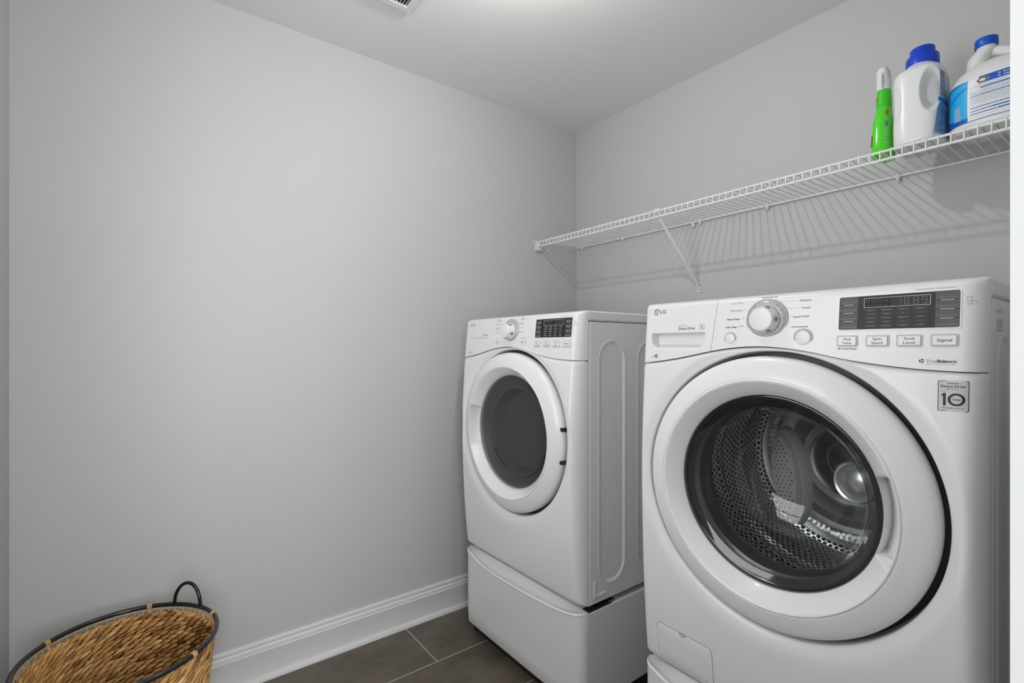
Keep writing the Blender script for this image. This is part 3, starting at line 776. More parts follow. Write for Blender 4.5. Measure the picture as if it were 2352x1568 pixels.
        for a in ((0.0430, 0.0500, 1.1870, 1.1875), (0.0430, 0.0500, 1.1825, 1.1829)): put_rect(dp, ds, *a)
        put_text(dp, ds, 'TROM', 0.0415, 0.0500, 1.1835, 0.0022)
        dl.build('lettering', M['print'], drw); dp.build('small_lettering', M['print_light'], drw)
        lg = MB(); put_rect(lg, ds, POCKET['x0'], POCKET['x1'], 1.24555, 1.24625, lift=0.0003, n=8); lg.build('pull_edge', M['seam_grey'], drw)
    else:
        for t, x0, x1, z in (('HEAVY', 0.2400, 0.2545, 1.3160), ('DUTY/Normal', 0.2400, 0.2650, 1.3100), ('Perm. Press', 0.2380, 0.2580, 1.2960), ('Delicates', 0.2370, 0.2570, 1.2800), ('Towels', 0.2360, 0.2510, 1.2650),
                             ('Manual', 0.3900, 0.4110, 1.3160), ('Speed Dry', 0.3900, 0.4110, 1.3095), ('Freshen Up', 0.3860, 0.4100, 1.2950), ('Air Dry', 0.3930, 0.4080, 1.2800), ('Downloaded', 0.3820, 0.4080, 1.2640)):
            put_text(lt, surf, t, x0, x1, z, 0.0030)
        for (xa_, xb_, za) in ((0.2680, 0.2960, 1.3120), (0.2600, 0.2880, 1.2975), (0.3600, 0.3870, 1.3120), (0.3740, 0.3840, 1.2965), (0.3790, 0.3900, 1.2815), (0.3745, 0.3800, 1.2655)):
            put_rect(pale, surf, xa_, xb_, za, za+0.0004)
        put_text(pale, surf, '* Press & Hold 3sec. for Extra Functions', 0.5950, 0.6500, 1.3100, 0.0020)
        for a in ((0.6625, 0.6680, 1.2935, 1.2940), (0.6625, 0.6680, 1.2862, 1.2867), (0.6625, 0.6630, 1.2862, 1.2940), (0.6675, 0.6680, 1.2862, 1.2940)): put_rect(pale, surf, *a)
        put_text(pale, surf, 'Tag On', 0.6615, 0.6710, 1.2808, 0.0022)
        pale.tube([surf(0.6660, 1.2845), surf(0.6690, 1.2875), surf(0.6715, 1.2865), surf(0.6740, 1.2835)], 0.0003, 5)
        put_ring(pale, surf, 0.2410, 1.2330, 0.0018, 0.0024, n=16); put_text(pale, surf, '3sec', 0.2370, 0.2440, 1.2225, 0.0024)
        # button symbols
        q = MB(); sb = lambda x, z, l=0: (x, -(h_panel(x, z)+0.0041), z)
        put_ring(q, sb, 0.2579, 1.2299, 0.0034, 0.0044, n=24, a0=0.3, a1=2*PI-0.0); q.build('symbol', M['print'], b1)
        q = MB(); put_poly(q, sb, [(0.4085, 1.2255), (0.4130, 1.2290), (0.4085, 1.2330)]); put_rect(q, sb, 0.4145, 0.4153, 1.2255, 1.2330); put_rect(q, sb, 0.4168, 0.4176, 1.2255, 1.2330); q.build('symbol', M['print'], b2)
        ds = surf; dl = MB()
        put_text(dl, ds, 'LG', 0.0680, 0.0840, 1.2970, 0.0085, bold=0.012)
        put_ring(dl, ds, 0.0565, 1.3010, 0.0045, 0.0062, n=32, a0=0.35, a1=2*PI-0.5); put_rect(dl, ds, 0.0561, 0.0569, 1.2975, 1.3042); put_rect(dl, ds, 0.0561, 0.0590, 1.2975, 1.2983)
        put_text(dl, ds, 'Sensor Dry', 0.1520, 0.1870, 1.2560, 0.0058)
        for k in range(3): put_ring(dl, ds, 0.0640, 1.1885, 0.0014, 0.0045, n=10, a0=k*2.094, a1=k*2.094+1.5)
        dp = MB(); put_rect(dp, ds, 0.0600, 0.1860, 1.2470, 1.2482, n=8); put_text(dp, ds, 'TROM', 0.0505, 0.0575, 1.1865, 0.0022)
        dl.build('lettering', M['print'], drw); dp.build('small_lettering', M['print_light'], drw)
    lt.build('lettering', M['print'], pan); pale.build('small_lettering', M['print_light'], pan)
    # ---- door
    ha = 0.0 if washer else PI
    door = door_ring(ha).build('door', M['enamel'], root, sharp=40)
    # dark ring widened past the seal to paint the shade in the door gap
    MB().lathe([(0.262, 0.020), (0.284, 0.020), (0.287, 0.014), (0.3010, 0.012), (0.3010, 0.002), (0.262, 0.002)], (CX, 0, CZ), 'y', 96).build('door_gap_shade', M['rubber'], root)
    if washer:
        MB().lathe([(0.2066, 0.0480), (0.2050, 0.0500), (0.2010, 0.0505), (0.1960, 0.0480), (0.1880, 0.0440), (0.1815, 0.0415)], (CX, 0, CZ), 'y', 128).build('glass_rim', M['glass_rim'], door)
        MB().lathe([(0.2058, 0.040), (0.2058, 0.030), (0.2000, 0.022), (0.1850, 0.014), (0.1800, 0.000), (0.1790, -0.02)], (CX, 0, CZ), 'y', 128).build('inner_frame', mat('dark_grey_frame', (0.06, 0.062, 0.064), 0.25, coat=0.4), door)
        MB().lathe([(0.1830, 0.0420), (0.1800, 0.0360), (0.1760, 0.0180), (0.1700, -0.010), (0.1610, -0.040), (0.1480, -0.066), (0.1300, -0.087), (0.1050, -0.103), (0.0750, -0.113), (0.0400, -0.118), (0.0, -0.119)], (CX, 0, CZ), 'y', 128).build('glass_bowl', M['glass'], door)
        MB().lathe([(0.2400, 0.004), (0.2280, 0.0), (0.2080, -0.006), (0.1960, -0.020), (0.1960, -0.060), (0.2050, -0.075), (0.2150, -0.070), (0.2250, -0.085), (0.2450, -0.090)], (CX, 0, CZ), 'y', 128).build('rubber_gasket', mat('grey_rubber', (0.12, 0.122, 0.125), 0.4), root)
        mb = MB(); mb.lathe([(0.2250, -0.095), (0.2420, -0.098), (0.2480, -0.105), (0.2480, -0.180), (0.2450, -0.184), (0.2450, -0.192), (0.2480, -0.196), (0.2480, -0.30), (0.2450, -0.304), (0.2450, -0.312), (0.2480, -0.316), (0.2480, -0.400), (0.2380, -0.418)], (CX, 0, CZ), 'y', 160, uv=True)
        drum = mb.build('drum', M['drum'], root, sharp=60)
        MB().lathe([(0.2380, -0.418), (0.225, -0.425), (0.21, -0.422), (0.195, -0.410), (0.18, -0.410), (0.165, -0.425), (0.13, -0.427), (0.12, -0.415), (0.10, -0.412), (0.085, -0.420), (0.06, -0.42), (0.05, -0.408), (0.0, -0.405)], (CX, 0, CZ), 'y', 128).build('drum_back', M['steel'], drum)
        # lifters: long spindle-shaped vanes with rows of bumps
        def lifter(name_mat, cx, cz, yy, hl, hw, tilt, yaw, bumps=True):
            n = 28
            rot = Matrix.Translation((cx, yy, cz)) @ Matrix.Rotation(yaw, 4, 'Z') @ Matrix.Rotation(tilt, 4, 'Y')
            def outline(k, n=28):
                w = 2*PI*k/n; s_ = math.sin(w); c_ = math.cos(w); return (hw*math.copysign(abs(c_)**1.25, c_), hl*math.copysign(abs(s_)**0.95, s_))
            mb = MB(); L = [(1.62, 1.30, 0.030), (1.50, 1.24, 0.012), (1.34, 1.17, 0.004), (1.30, 1.15, 0.006), (1.16, 1.09, 0.016), (1.07, 1.04, -0.001), (1.0, 1.0, -0.004), (0.93, 0.97, -0.003), (0.5, 0.5, -0.006), (0.0, 0.0, -0.007)]
            vs = []
            for a, b, dd in L:
                for k in range(n):
                    x, z = outline(k); vs.append((x*a, dd, z*b))
            fs2 = [(i*n+k, i*n+(k+1) % n, (i+1)*n+(k+1) % n, (i+1)*n+k) for i in range(len(L)-1) for k in range(n)]
            mb.add(vs, fs2); mb.xf(rot)
            o = mb.build('lifter', M['lifter'], drum, sharp=60)
            q = MB()
            if bumps:
                row = 0; z = -hl*0.92
                while z < hl*0.92:
                    lim = hw*0.80*math.sqrt(max(0, 1-(z/hl)**2))**1.25
                    x = -0.055 + (row % 2)*0.0068
                    while x < 0.055:
                        if abs(x) < lim:
                            a = len(q.v); q.sphere((x, -0.006, z), (0.0022, 0.0024, 0.0022), 8, 6); q.xf(rot, a)
                        x += 0.0136
                    z += 0.0098; row += 1
                q.build('raised_dots', M['bump'], o)
            return o
        LZ = (CX-0.055, CZ-0.030)
        lifter('a', CX-0.078, CZ-0.022, 0.205, 0.098, 0.034, math.radians(-10), math.radians(-20))
        # bright disc standing for the round reflection in the bowl
        mb = MB(); mb.lathe([(0.050, 0.0), (0.050, 0.012), (0.046, 0.018), (0.041, 0.016), (0.039, 0.006), (0.034, 0.010), (0.02, 0.017), (0.0, 0.019)], (0, 0, 0), 'y', 48)
        mb.xf(Matrix.Translation((CX+0.085, 0.21, CZ-0.005)) @ Matrix.Rotation(math.radians(-12), 4, 'Z')); mb.build('reflection_disc', mat('bright_reflection', (0.55, 0.56, 0.565), 0.25, metal=0.6), drum)
    else:
        MB().lathe([(0.2066, 0.0460), (0.2052, 0.0500), (0.2030, 0.0530), (0.1960, 0.0555), (0.1850, 0.0575), (0.15, 0.0605), (0.10, 0.0635), (0.05, 0.0650), (0.0, 0.0655)], (CX, 0, CZ), 'y', 128).build('door_glass', make_glass('smoky_door_glass', (0.50, 0.505, 0.505), 1.38, 0.06), door)
        MB().lathe([(0.2058, 0.040), (0.2000, 0.034), (0.1930, 0.030), (0.1850, 0.020), (0.172, 0.016), (0.168, 0.022), (0.158, 0.022), (0.150, 0.000), (0.142, -0.02), (0.10, -0.028), (0.0, -0.030)], (CX, 0, CZ), 'y', 128).build('inner_door_plate', mat('grey_inner_plate', (0.22, 0.222, 0.225), 0.35), door)
        for a in (0.155, -0.215):
            mb = MB(); zz = CZ + math.sin(a)*0.29
            mb.box(CX+0.262, CX+0.2945, -0.066, -0.040, zz-0.006, zz+0.006, bev=0.001)
            mb.build('hinge_slot', M['blackplastic'], door)
        mb = MB()
        for k in range(8):
            w = math.radians(212 + k*4.5); r = 0.163; mb.box(CX+r*math.cos(w)-0.002, CX+r*math.cos(w)+0.002, -0.025, -0.021, CZ+r*math.sin(w)-0.004, CZ+r*math.sin(w)+0.004)
        mb.build('filter_slots', M['blackplastic'], door)
    # ---- washer extras
    fsurf = lambda x, z, l=0.0004: (x, -(h_front(x, z)+l), z)
    if washer:
        x0, x1, z0, z1 = 0.6282, 0.6672, 1.1028, 1.1536
        n = 6
        mb = MB(); mb.grid(lambda x, z: fsurf(x, z, 0.0004), [x0+(x1-x0)*i/8 for i in range(9)], [z0+(z1-z0)*i/4 for i in range(5)]); st = mb.build('warranty_sticker', mat('sticker_silver', (0.60, 0.605, 0.61), 0.4), root)
        mb = MB(); A_ = rrect(x0, x1, z0, z1, 0.0025); B_ = rrect(x0+0.0009, x1-0.0009, z0+0.0009, z1-0.0009, 0.002); n = len(A_)
        mb.add([fsurf(x, z, 0.0008) for x, z in A_]+[fsurf(x, z, 0.0008) for x, z in B_], [(i, (i+1) % n, n+(i+1) % n, n+i) for i in range(n)])
        put_rect(mb, fsurf, x0+0.003, x1-0.003, 1.1358, 1.1362, lift=0.0008)
        put_text(mb, fsurf, 'INVERTER', 0.6400, 0.6545, 1.1480, 0.0021, bold=0.015, lift=0.0008)
        put_text(mb, fsurf, 'Direct Drive', 0.6318, 0.6630, 1.1422, 0.0040, bold=0.02, lift=0.0008)
        put_text(mb, fsurf, 'MOTOR', 0.6398, 0.6545, 1.1383, 0.0020, bold=0.01, spacing=1.8, lift=0.0008)
        put_text(mb, fsurf, 'WARRANTY', 0.6340, 0.6612, 1.1068, 0.0024, bold=0.01, spacing=1.6, lift=0.0008)
        mb.build('sticker_lettering', M['print'], st)
        mb = MB(); put_poly(mb, fsurf, [(0.6352, 1.1120), (0.6386, 1.1120), (0.6386, 1.1325), (0.6350, 1.1325), (0.6330, 1.1284), (0.6330, 1.1276), (0.6352, 1.1276)], 0.0008)
        put_ring(mb, fsurf, 0.6520, 1.1222, 0.0072, 0.0105, lift=0.0008, n=48, ex=1.04); put_text(mb, fsurf, 'YEAR', 0.6463, 0.6577, 1.1204, 0.0036, bold=0.005, lift=0.0008)
        mb.build('sticker_number', M['ink_black'], st)
        # drain filter cover
        x0, x1, z0, z1 = 0.0560, 0.2130, 0.3985, 0.4925
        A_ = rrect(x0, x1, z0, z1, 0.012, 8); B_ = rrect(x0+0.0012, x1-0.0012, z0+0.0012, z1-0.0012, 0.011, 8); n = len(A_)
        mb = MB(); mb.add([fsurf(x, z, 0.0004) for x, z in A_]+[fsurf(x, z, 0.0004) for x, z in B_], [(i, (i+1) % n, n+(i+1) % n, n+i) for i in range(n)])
        fc = MB(); xs = [x0+0.0012+(x1-x0-0.0024)*i/16 for i in range(17)]
        fc.add([fsurf(x, z, 0.0009) for x, z in B_] + [fsurf(x, z, 0.0012) for x, z in rrect(x0+0.0022, x1-0.0022, z0+0.0022, z1-0.0022, 0.010, 8)] + [fsurf((x0+x1)/2+(x-(x0+x1)/2)*0.5, (z0+z1)/2+(z-(z0+z1)/2)*0.5, 0.0012) for x, z in B_] + [fsurf((x0+x1)/2, (z0+z1)/2, 0.0012)],
               [(k*n+i, k*n+(i+1) % n, (k+1)*n+(i+1) % n, (k+1)*n+i) for k in range(2) for i in range(n)] + [(2*n+i, 2*n+(i+1) % n, 3*n) for i in range(n)])
        fc = fc.build('filter_cover', M['enamel'], root); mb.build('cover_gap_shade', M['seam_grey'], fc)  # grey strip lying proud, painted for the shade in the cover's groove
        mb = MB(); put_poly(mb, fsurf, [(0.124, 0.4925), (0.125, 0.4862), (0.129, 0.4842), (0.139, 0.4842), (0.142, 0.4862), (0.142, 0.4925)], 0.0015); lt_ = mb.build('cover_latch', M['seam_grey'], fc)
        mb = MB(); put_poly(mb, fsurf, [(0.1265, 0.4910), (0.127, 0.4888), (0.130, 0.4875), (0.138, 0.4875), (0.140, 0.4888), (0.140, 0.4910)], 0.0022); mb.build('latch_tab', M['enamel'], lt_)
        # stock label on the right-hand side
        mb = MB(); sx = lambda y, z, l=0.0: (W+0.0016, y, z)
        for i, wd in enumerate((1, 2, 1, 1, 2, 1, 2, 1, 1, 2)):
            y = 0.042 + i*0.0042; put_rect(mb, sx, y, y+0.0011*wd, 1.2440, 1.2590)
        put_text(mb, sx, 'QD 1202', 0.036, 0.090, 1.2690, 0.0045); put_text(mb, sx, '20', 0.062, 0.080, 1.2755, 0.0040); put_text(mb, sx, '708302 W', 0.036, 0.092, 1.2370, 0.0040)
        mb.build('barcode', M['print_light'], root)
    # feet
    for fx in (0.05, W-0.05):
        for fy in (0.06, DEP-0.06):
            MB().lathe([(0, 0), (0.022, 0), (0.022, 0.010), (0.012, 0.014), (0.012, 0.026), (0, 0.026)], (fx, fy, 0.3550), 'z', 20).build('foot', M['rubber'], root)
    return root

washer = machine('washer', (1.127, -0.830, 0), 'large white front-loading washing machine with clear glass door, nearest, on the right')
dryer = machine('dryer', (0.189, -0.815, 0), 'white front-loading dryer with dark grey door glass, in the back corner')

# ------------------------------------------------------------------ pedestals
def pedestal(loc, label):
    root = thing('drawer_pedestal', label, 'pedestal', loc, group=None)
    mb = MB(); mb.box(0, W, 0.002, DEP, 0.045, 0.3550, bev=0.005, seg=3); mb.build('body', M['enamel_side'], root)
    ld_ = hermite([(0, 0), (0.03, 0.005), (0.08, 0.019), (0.16, 0.031), (0.26, 0.033), (0.36, 0.031), (0.46, 0.027), (0.55, 0.021), (0.61, 0.014), (0.65, 0.0055), (0.686, 0)])
    lip = lambda x: 0.3590 - ld_(x)
    def sec(x):
        L = lip(x); sc = 0.3590
        g = (sc-L)/0.032
        return [(0.0, 0.048), (0.024, 0.048), (0.031, 0.050), (0.0345, 0.056), (0.036, 0.10), (0.0375, L-0.020), (0.0385, L-0.0105), (0.0385, L-0.0098), (0.0375, L-0.0094), (0.0385, L-0.0088), (0.0405, L-0.0070), (0.0410, L-0.0045), (0.0405, L-0.0018), (0.0385, L), (0.0355, L+0.0004), (0.0325, L-0.0006), (0.028, L-0.0030+0.001*g), (0.018, L-0.0035+0.009*g), (0.008, L-0.0025+0.022*g), (0.0, 0.3560)]
    xs = [0]+[0.0006, 0.002, 0.0045, 0.008, 0.012, 0.017, 0.023, 0.029] + [0.035+(W-0.07)*i/70 for i in range(71)]
    xs += [W-x for x in (0.029, 0.023, 0.017, 0.012, 0.008, 0.0045, 0.002, 0.0006, 0)]
    mb = MB(); n = len(sec(0.1))
    for x in xs:
        e_ = rnd_(min(x, W-x)/0.034)
        bow = 1+0.10*(1-(2*x/W-1)**2)
        for d, z in sec(x): mb.v.append((x, -d*e_*bow, z))
    for i in range(len(xs)-1):
        for k in range(n-1): mb.f.append((i*n+k, (i+1)*n+k, (i+1)*n+k+1, i*n+k+1))
    mb.f.append(tuple(range(n))); mb.f.append(tuple((len(xs)-1)*n+k for k in range(n)))
    mb.build('drawer_front', M['enamel'], root, sharp=55)
    MB().box(0.012, W-0.012, 0.0, DEP-0.02, 0.0, 0.046).build('toe_kick', M['blackplastic'], root)
    for xx in (W,):
        br = MB(); br.box(xx-0.030, xx-0.001, 0.004, 0.112, 0.3548, 0.3590, bev=0.001); br.box(xx-0.010, xx-0.003, 0.004, 0.112, 0.359, 0.3615, bev=0.001); br.box(xx-0.034, xx-0.004, 0.098, 0.128, 0.3560, 0.3640, bev=0.001)
        br = br.build('hinge_bracket', M['bracket'], root)
        for yy in (0.107, 0.119):
            s_ = MB(); s_.lathe([(0.0, 0.002), (0.0022, 0.0016), (0.0034, 0.0), (0.0034, -0.001)], (0, 0, 0), 'z', 16); s_.xf(Matrix.Translation((xx-0.0042, yy, 0.3605)) @ Matrix.Rotation(PI/2, 4, 'Y')); s_.build('screw', M['chrome'], br)
    return root
pedestal((0.189, -0.815, 0), 'white drawer pedestal on the tiled floor under the dryer')
pedestal((1.127, -0.830, 0), 'white drawer pedestal under the nearer washing machine, cut off at the bottom edge')

# ------------------------------------------------------------------ wire shelf
SH = thing('wire_shelf', 'long white wire shelf on the back wall above the machines', 'shelf', (0, 0, 1.762))
YS = -0.290
x0, x1 = 0.012, XR-0.006
MB().tube([(x0, -0.0085, 0), (x1, -0.0085, 0)], 0.0035, 10).build('back_rod', M['wire'], SH)
MB().tube([(x0, YS, -0.0005), (x1, YS, -0.0005)], 0.0034, 10).build('front_rod', M['wire'], SH)
MB().tube([(x0, YS-0.001, -0.0245), (x1, YS-0.001, -0.0245)], 0.0036, 10).build('lip_rod', M['wire'], SH)
mb = MB(); x = 0.030
while x < x1-0.01:
    jit = random.uniform(-0.0004, 0.0004)
    mb.tube([(x, -0.0085, 0.0042), (x, -0.15+jit, 0.0012), (x+jit, YS+0.004, 0.0040), (x, YS-0.0015, 0.0032), (x, YS-0.0038, -0.0005), (x, YS-0.0042, -0.0265)], 0.0019, 6)
    x += 0.0254
mb.build('cross_wires', M['wire'], SH)
def clip(x, kind=0):
    mb = MB(); mb.sphere((x, -0.0085, -0.003), (0.0080, 0.0085, 0.0100), 14, 10); mb.box(x-0.005, x+0.005, -0.006, 0.0, -0.020, 0.010, bev=0.0015); mb.sphere((x, -0.0105, -0.011), (0.005, 0.0055, 0.006), 12, 8)
    mb.tube([(x-0.004, -0.010, 0.006), (x, -0.013, 0.009), (x+0.004, -0.010, 0.006)], 0.0016, 6)
    mb.build('wall_clip', M['clip'], SH)
for xx in (0.052, 0.338, 0.7685, 1.056, 1.470, 1.80): clip(xx)
# joint plate where two lengths of shelf meet
mb = MB(); mb.box(0.726, 0.742, -0.012, -0.001, -0.022, 0.003, bev=0.002); mb.build('wall_clip', M['clip'], SH)
mb = MB(); mb.box(0.744, 0.768, YS-0.0075, YS-0.003, -0.006, 0.007, bev=0.0015); mb.box(0.748, 0.764, YS-0.006, YS+0.006, -0.0290, -0.0205, bev=0.002); mb.build('joining_clip', M['clip'], SH)
# diagonal support brace: a flattened tube down to a foot plate on the wall
brace = MB()
pa, pb = Vector((0.757, YS+0.004, -0.024)), Vector((0.757, -0.010, -0.278))
dirv = (pb-pa).normalized(); side = Vector((1, 0, 0)); nrm = dirv.cross(side)
o = len(brace.v)
for p in (pa, pa+dirv*0.015, pb-dirv*0.02, pb):
    for a, b in ((-0.0072, -0.0015), (0.0072, -0.0015), (0.0072, 0.0012), (0.0035, 0.0032), (-0.0035, 0.0032), (-0.0072, 0.0012)):
        brace.v.append(tuple(p+side*a+nrm*b))
for i in range(3):
    for k in range(6): brace.f.append((o+i*6+k, o+i*6+(k+1) % 6, o+(i+1)*6+(k+1) % 6, o+(i+1)*6+k))
brace.f.append(tuple(o+k for k in range(6))); brace.f.append(tuple(o+18+k for k in range(6)))
brace = brace.build('support_brace', M['wire'], SH)
ft = MB(); ft.box(0.7490, 0.7650, -0.0040, 0.0, -0.312, -0.270, bev=0.0012, seg=2); ft.box(0.7500, 0.7640, -0.014, -0.002, -0.284, -0.272, bev=0.002); ft = ft.build('foot_plate', M['clip'], brace)
s_ = MB(); s_.lathe([(0, 0.0012), (0.0018, 0.001), (0.0028, 0.0)], (0.757, -0.0042, -0.298), 'y', 14); s_.build('screw', M['print'], ft)
# end bracket on the left wall
eb = MB(); P_ = rrect(YS-0.016, YS+0.022, -0.048, -0.006, 0.008, 5); n = len(P_)
eb.add([(0.0, y, z) for y, z in P_]+[(0.018, y, z) for y, z in P_]+[(0.021, YS+0.003+(y-YS-0.003)*0.9, -0.027+(z+0.027)*0.92) for y, z in P_], [(k*n+i, k*n+(i+1) % n, (k+1)*n+(i+1) % n, (k+1)*n+i) for k in range(2) for i in range(n)] + [tuple(2*n+i for i in range(n))])
eb.box(0.0, 0.006, YS-0.030, YS+0.024, -0.010, 0.006, bev=0.002); eb.box(0.0, 0.028, YS-0.010, YS-0.005, -0.030, 0.004, bev=0.0015); eb.box(0.0, 0.028, YS+0.005, YS+0.010, -0.040, 0.000, bev=0.0015); eb.box(0.012, 0.028, YS-0.008, YS+0.008, -0.042, -0.030, bev=0.003)
eb = eb.build('end_bracket', M['clip'], SH)
q = MB(); q.lathe([(0, 0.001), (0.002, 0.0008), (0.003, 0)], (0, 0, 0), 'z', 12); q.xf(Matrix.Translation((0.0062, YS-0.023, -0.002)) @ Matrix.Rotation(PI/2, 4, 'Y')); q.build('screw', M['print'], eb)

# ------------------------------------------------------------------ bottles on the shelf
ZD = 1.768
def loft_fn(secs):
    """secs: (z, cx, cy, a, b, n) -> smooth functions of z"""
    fs_ = [hermite([(s_[0], s_[k]) for s_ in secs]) for k in range(1, 6)]
    def P(w, z, off=0.0):
        cx, cy, a, b, n = [f(z) for f in fs_]
        c_, s_ = math.cos(w), math.sin(w)
        return (cx+(a+off)*math.copysign(abs(c_)**(2/n), c_), cy+(b+off)*math.copysign(abs(s_)**(2/n), s_), z)
    return P
def loft(mb, P, zs, seg=72, cap0=True, cap1=True, disp=None):
    vs = []
    for z in zs:
        for k in range(seg):
            w = 2*PI*k/seg; p = P(w, z)
            if disp: p = disp(p, w, z)
            vs.append(p)
    n = len(zs); fs_ = [(i*seg+k, i*seg+(k+1) % seg, (i+1)*seg+(k+1) % seg, (i+1)*seg+k) for i in range(n-1) for k in range(seg)]
    if cap0: fs_.append(tuple(range(seg)))
    if cap1: fs_.append(tuple((n-1)*seg+k for k in range(seg)))
    mb.add(vs, fs_)
def patch_surf(P, w0, w1, x0=0.0, x1=1.0):
    """maps x in x0..x1 to angle w0..w1; used for labels"""
    return lambda x, z, l=0.0006: P(w0+(x-x0)/(x1-x0)*(w1-w0), z, l)

# --- green spray bottle, edge on
bx, by = 1.487, -0.206
sp = thing('spray_bottle', 'slim green bottle with a white trigger cap on the wire shelf', 'bottle', (0, 0, 0))
secs = [(ZD, bx, by, 0.0235, 0.046, 2.6), (ZD+0.006, bx, by, 0.0255, 0.049, 2.6), (ZD+0.05, bx, by, 0.0250, 0.048, 2.5), (ZD+0.105, bx, by, 0.0228, 0.042, 2.4), (ZD+0.135, bx, by+0.004, 0.0190, 0.031, 2.2), (ZD+0.150, bx, by+0.004, 0.0180, 0.026, 2.1), (ZD+0.165, bx, by+0.004, 0.0182, 0.024, 2.1), (ZD+0.200, bx, by+0.004, 0.0168, 0.021, 2.0)]
PG = loft_fn(secs)
mb = MB(); loft(mb, PG, [ZD+0.2*i/50 for i in range(51)]); sbd = mb.build('bottle_body', M['green'], sp)
mb = MB(); sl = patch_surf(PG, -PI*0.98, PI*0.98); mb.grid(lambda u, v: sl(u, v, 0.0005), [i/48 for i in range(49)], [ZD+0.148+0.0515*i/10 for i in range(11)]); mb.build('sleeve', M['greendark'], sbd)
mb = MB(); sl = patch_surf(PG, -PI*0.86, -PI*0.68)
mb.grid(lambda u, v: sl(u, v, 0.0010), [0, .25, .5, .75, 1], [ZD+0.030, ZD+0.040, ZD+0.052, ZD+0.062])
mb.grid(lambda u, v: sl(u, v+0.006*u, 0.0012), [0, .25, .5, .75, 1], [ZD+0.168, ZD+0.174])
mb.build('red_mark', M['red'], sbd)
mb = MB(); sl = patch_surf(PG, -PI*0.86, -PI*0.70); mb.grid(lambda u, v: sl(u, v+0.006*u, 0.0012), [0, .25, .5, .75, 1], [ZD+0.161, ZD+0.167]); 
sl2 = patch_surf(PG, -PI*0.32, -PI*0.22)
for k in range(18): put_rect(mb, sl2, 0.0, 0.6+0.4*random.random(), ZD+0.016+k*0.0052, ZD+0.0185+k*0.0052, lift=0.0010, n=2) if random.random() < 0.8 else None
mb.build('pale_print', M['lab_pale'], sbd)
mb = MB(); sl2 = patch_surf(PG, -PI*0.30, -PI*0.20); put_rect(mb, sl2, 0.0, 1, ZD+0.128, ZD+0.132, lift=0.0012, n=2); put_rect(mb, sl2, 0.2, 1, ZD+0.118, ZD+0.124, lift=0.0012, n=2); mb.build('red_print', M['red'], sbd)
mb = MB(); put_rect(mb, sl2, -0.1, 0.7, ZD+0.082, ZD+0.094, lift=0.0014, n=3); mb.build('blue_print', M['lab_slate'], sbd)
cap_secs = [(ZD+0.199, bx, by+0.004, 0.0172, 0.0190, 2.0), (ZD+0.203, bx, by+0.004, 0.0178, 0.0200, 2.0), (ZD+0.225, bx, by+0.004, 0.0174, 0.0200, 2.1), (ZD+0.240, bx-0.0005, by+0.002, 0.0168, 0.0215, 2.2), (ZD+0.252, bx, by-0.002, 0.0156, 0.0225, 2.2), (ZD+0.260, bx+0.001, by-0.003, 0.0128, 0.0190, 2.1), (ZD+0.2655, bx+0.003, by-0.003, 0.0070, 0.0110, 2.0)]
PC = loft_fn(cap_secs); mb = MB(); loft(mb, PC, [ZD+0.199+0.067*i/26 for i in range(27)]); 
tr = mb.build('spray_cap', M['jug'], sp)
mb = MB(); mb.tube([(bx, by-0.018, ZD+0.246), (bx, by-0.024, ZD+0.232), (bx, by-0.023, ZD+0.216), (bx, by-0.020, ZD+0.204)], [0.005, 0.0045, 0.004, 0.003], 10); mb.build('trigger', M['jug'], tr)

# --- middle jug
jx, jy = 1.574, -0.205
jug = thing('detergent_jug', 'white jug with a tall stepped blue cap, second bottle on the shelf', 'jug', (0, 0, 0))
secs = [(ZD, jx, jy, 0.0500, 0.066, 3.2), (ZD+0.005, jx, jy, 0.0540, 0.071, 3.2), (ZD+0.02, jx, jy, 0.0550, 0.073, 3.4), (ZD+0.10, jx, jy, 0.0555, 0.072, 3.6), (ZD+0.17, jx, jy, 0.0550, 0.071, 3.6), (ZD+0.198, jx, jy, 0.0535, 0.068, 3.4), (ZD+0.212, jx+0.001, jy-0.002, 0.0480, 0.058, 2.8), (ZD+0.222, jx+0.002, jy-0.004, 0.0370, 0.042, 2.2), (ZD+0.230, jx+0.003, jy-0.005, 0.0340, 0.035, 2.0)]
PJ = loft_fn(secs)
def jd(p, w, z):
    # oval hand hold pressed into the side towards the room, and a panel on its left
    x, y, zz = p
    if y < jy:
        q = math.hypot((x-(jx+0.036))/0.0225, (zz-(ZD+0.137))/0.058)
        y += 0.030*sm((1.10-q)/0.55)
        q2 = math.hypot((x-(jx-0.045))/0.02, (zz-(ZD+0.12))/0.07); y += 0.006*sm((1-q2)/0.6)
    return (x, y, zz)
mb = MB(); loft(mb, PJ, [ZD+0.230*i/140 for i in range(141)], seg=420, disp=jd); jb = mb.build('jug_body', M['jug'], jug, sharp=60)
cpx, cpy = jx+0.004, jy-0.004
MB().lathe([(0, 0.222), (0.0345, 0.222), (0.0372, 0.224), (0.0376, 0.228), (0.0368, 0.252), (0.0350, 0.2555), (0.0292, 0.2560), (0.0284, 0.2572), (0.0278, 0.276), (0.0262, 0.2785), (0.0, 0.2795)], (cpx, cpy, ZD), 'z', 64).build('cap', M['blue'], jug)
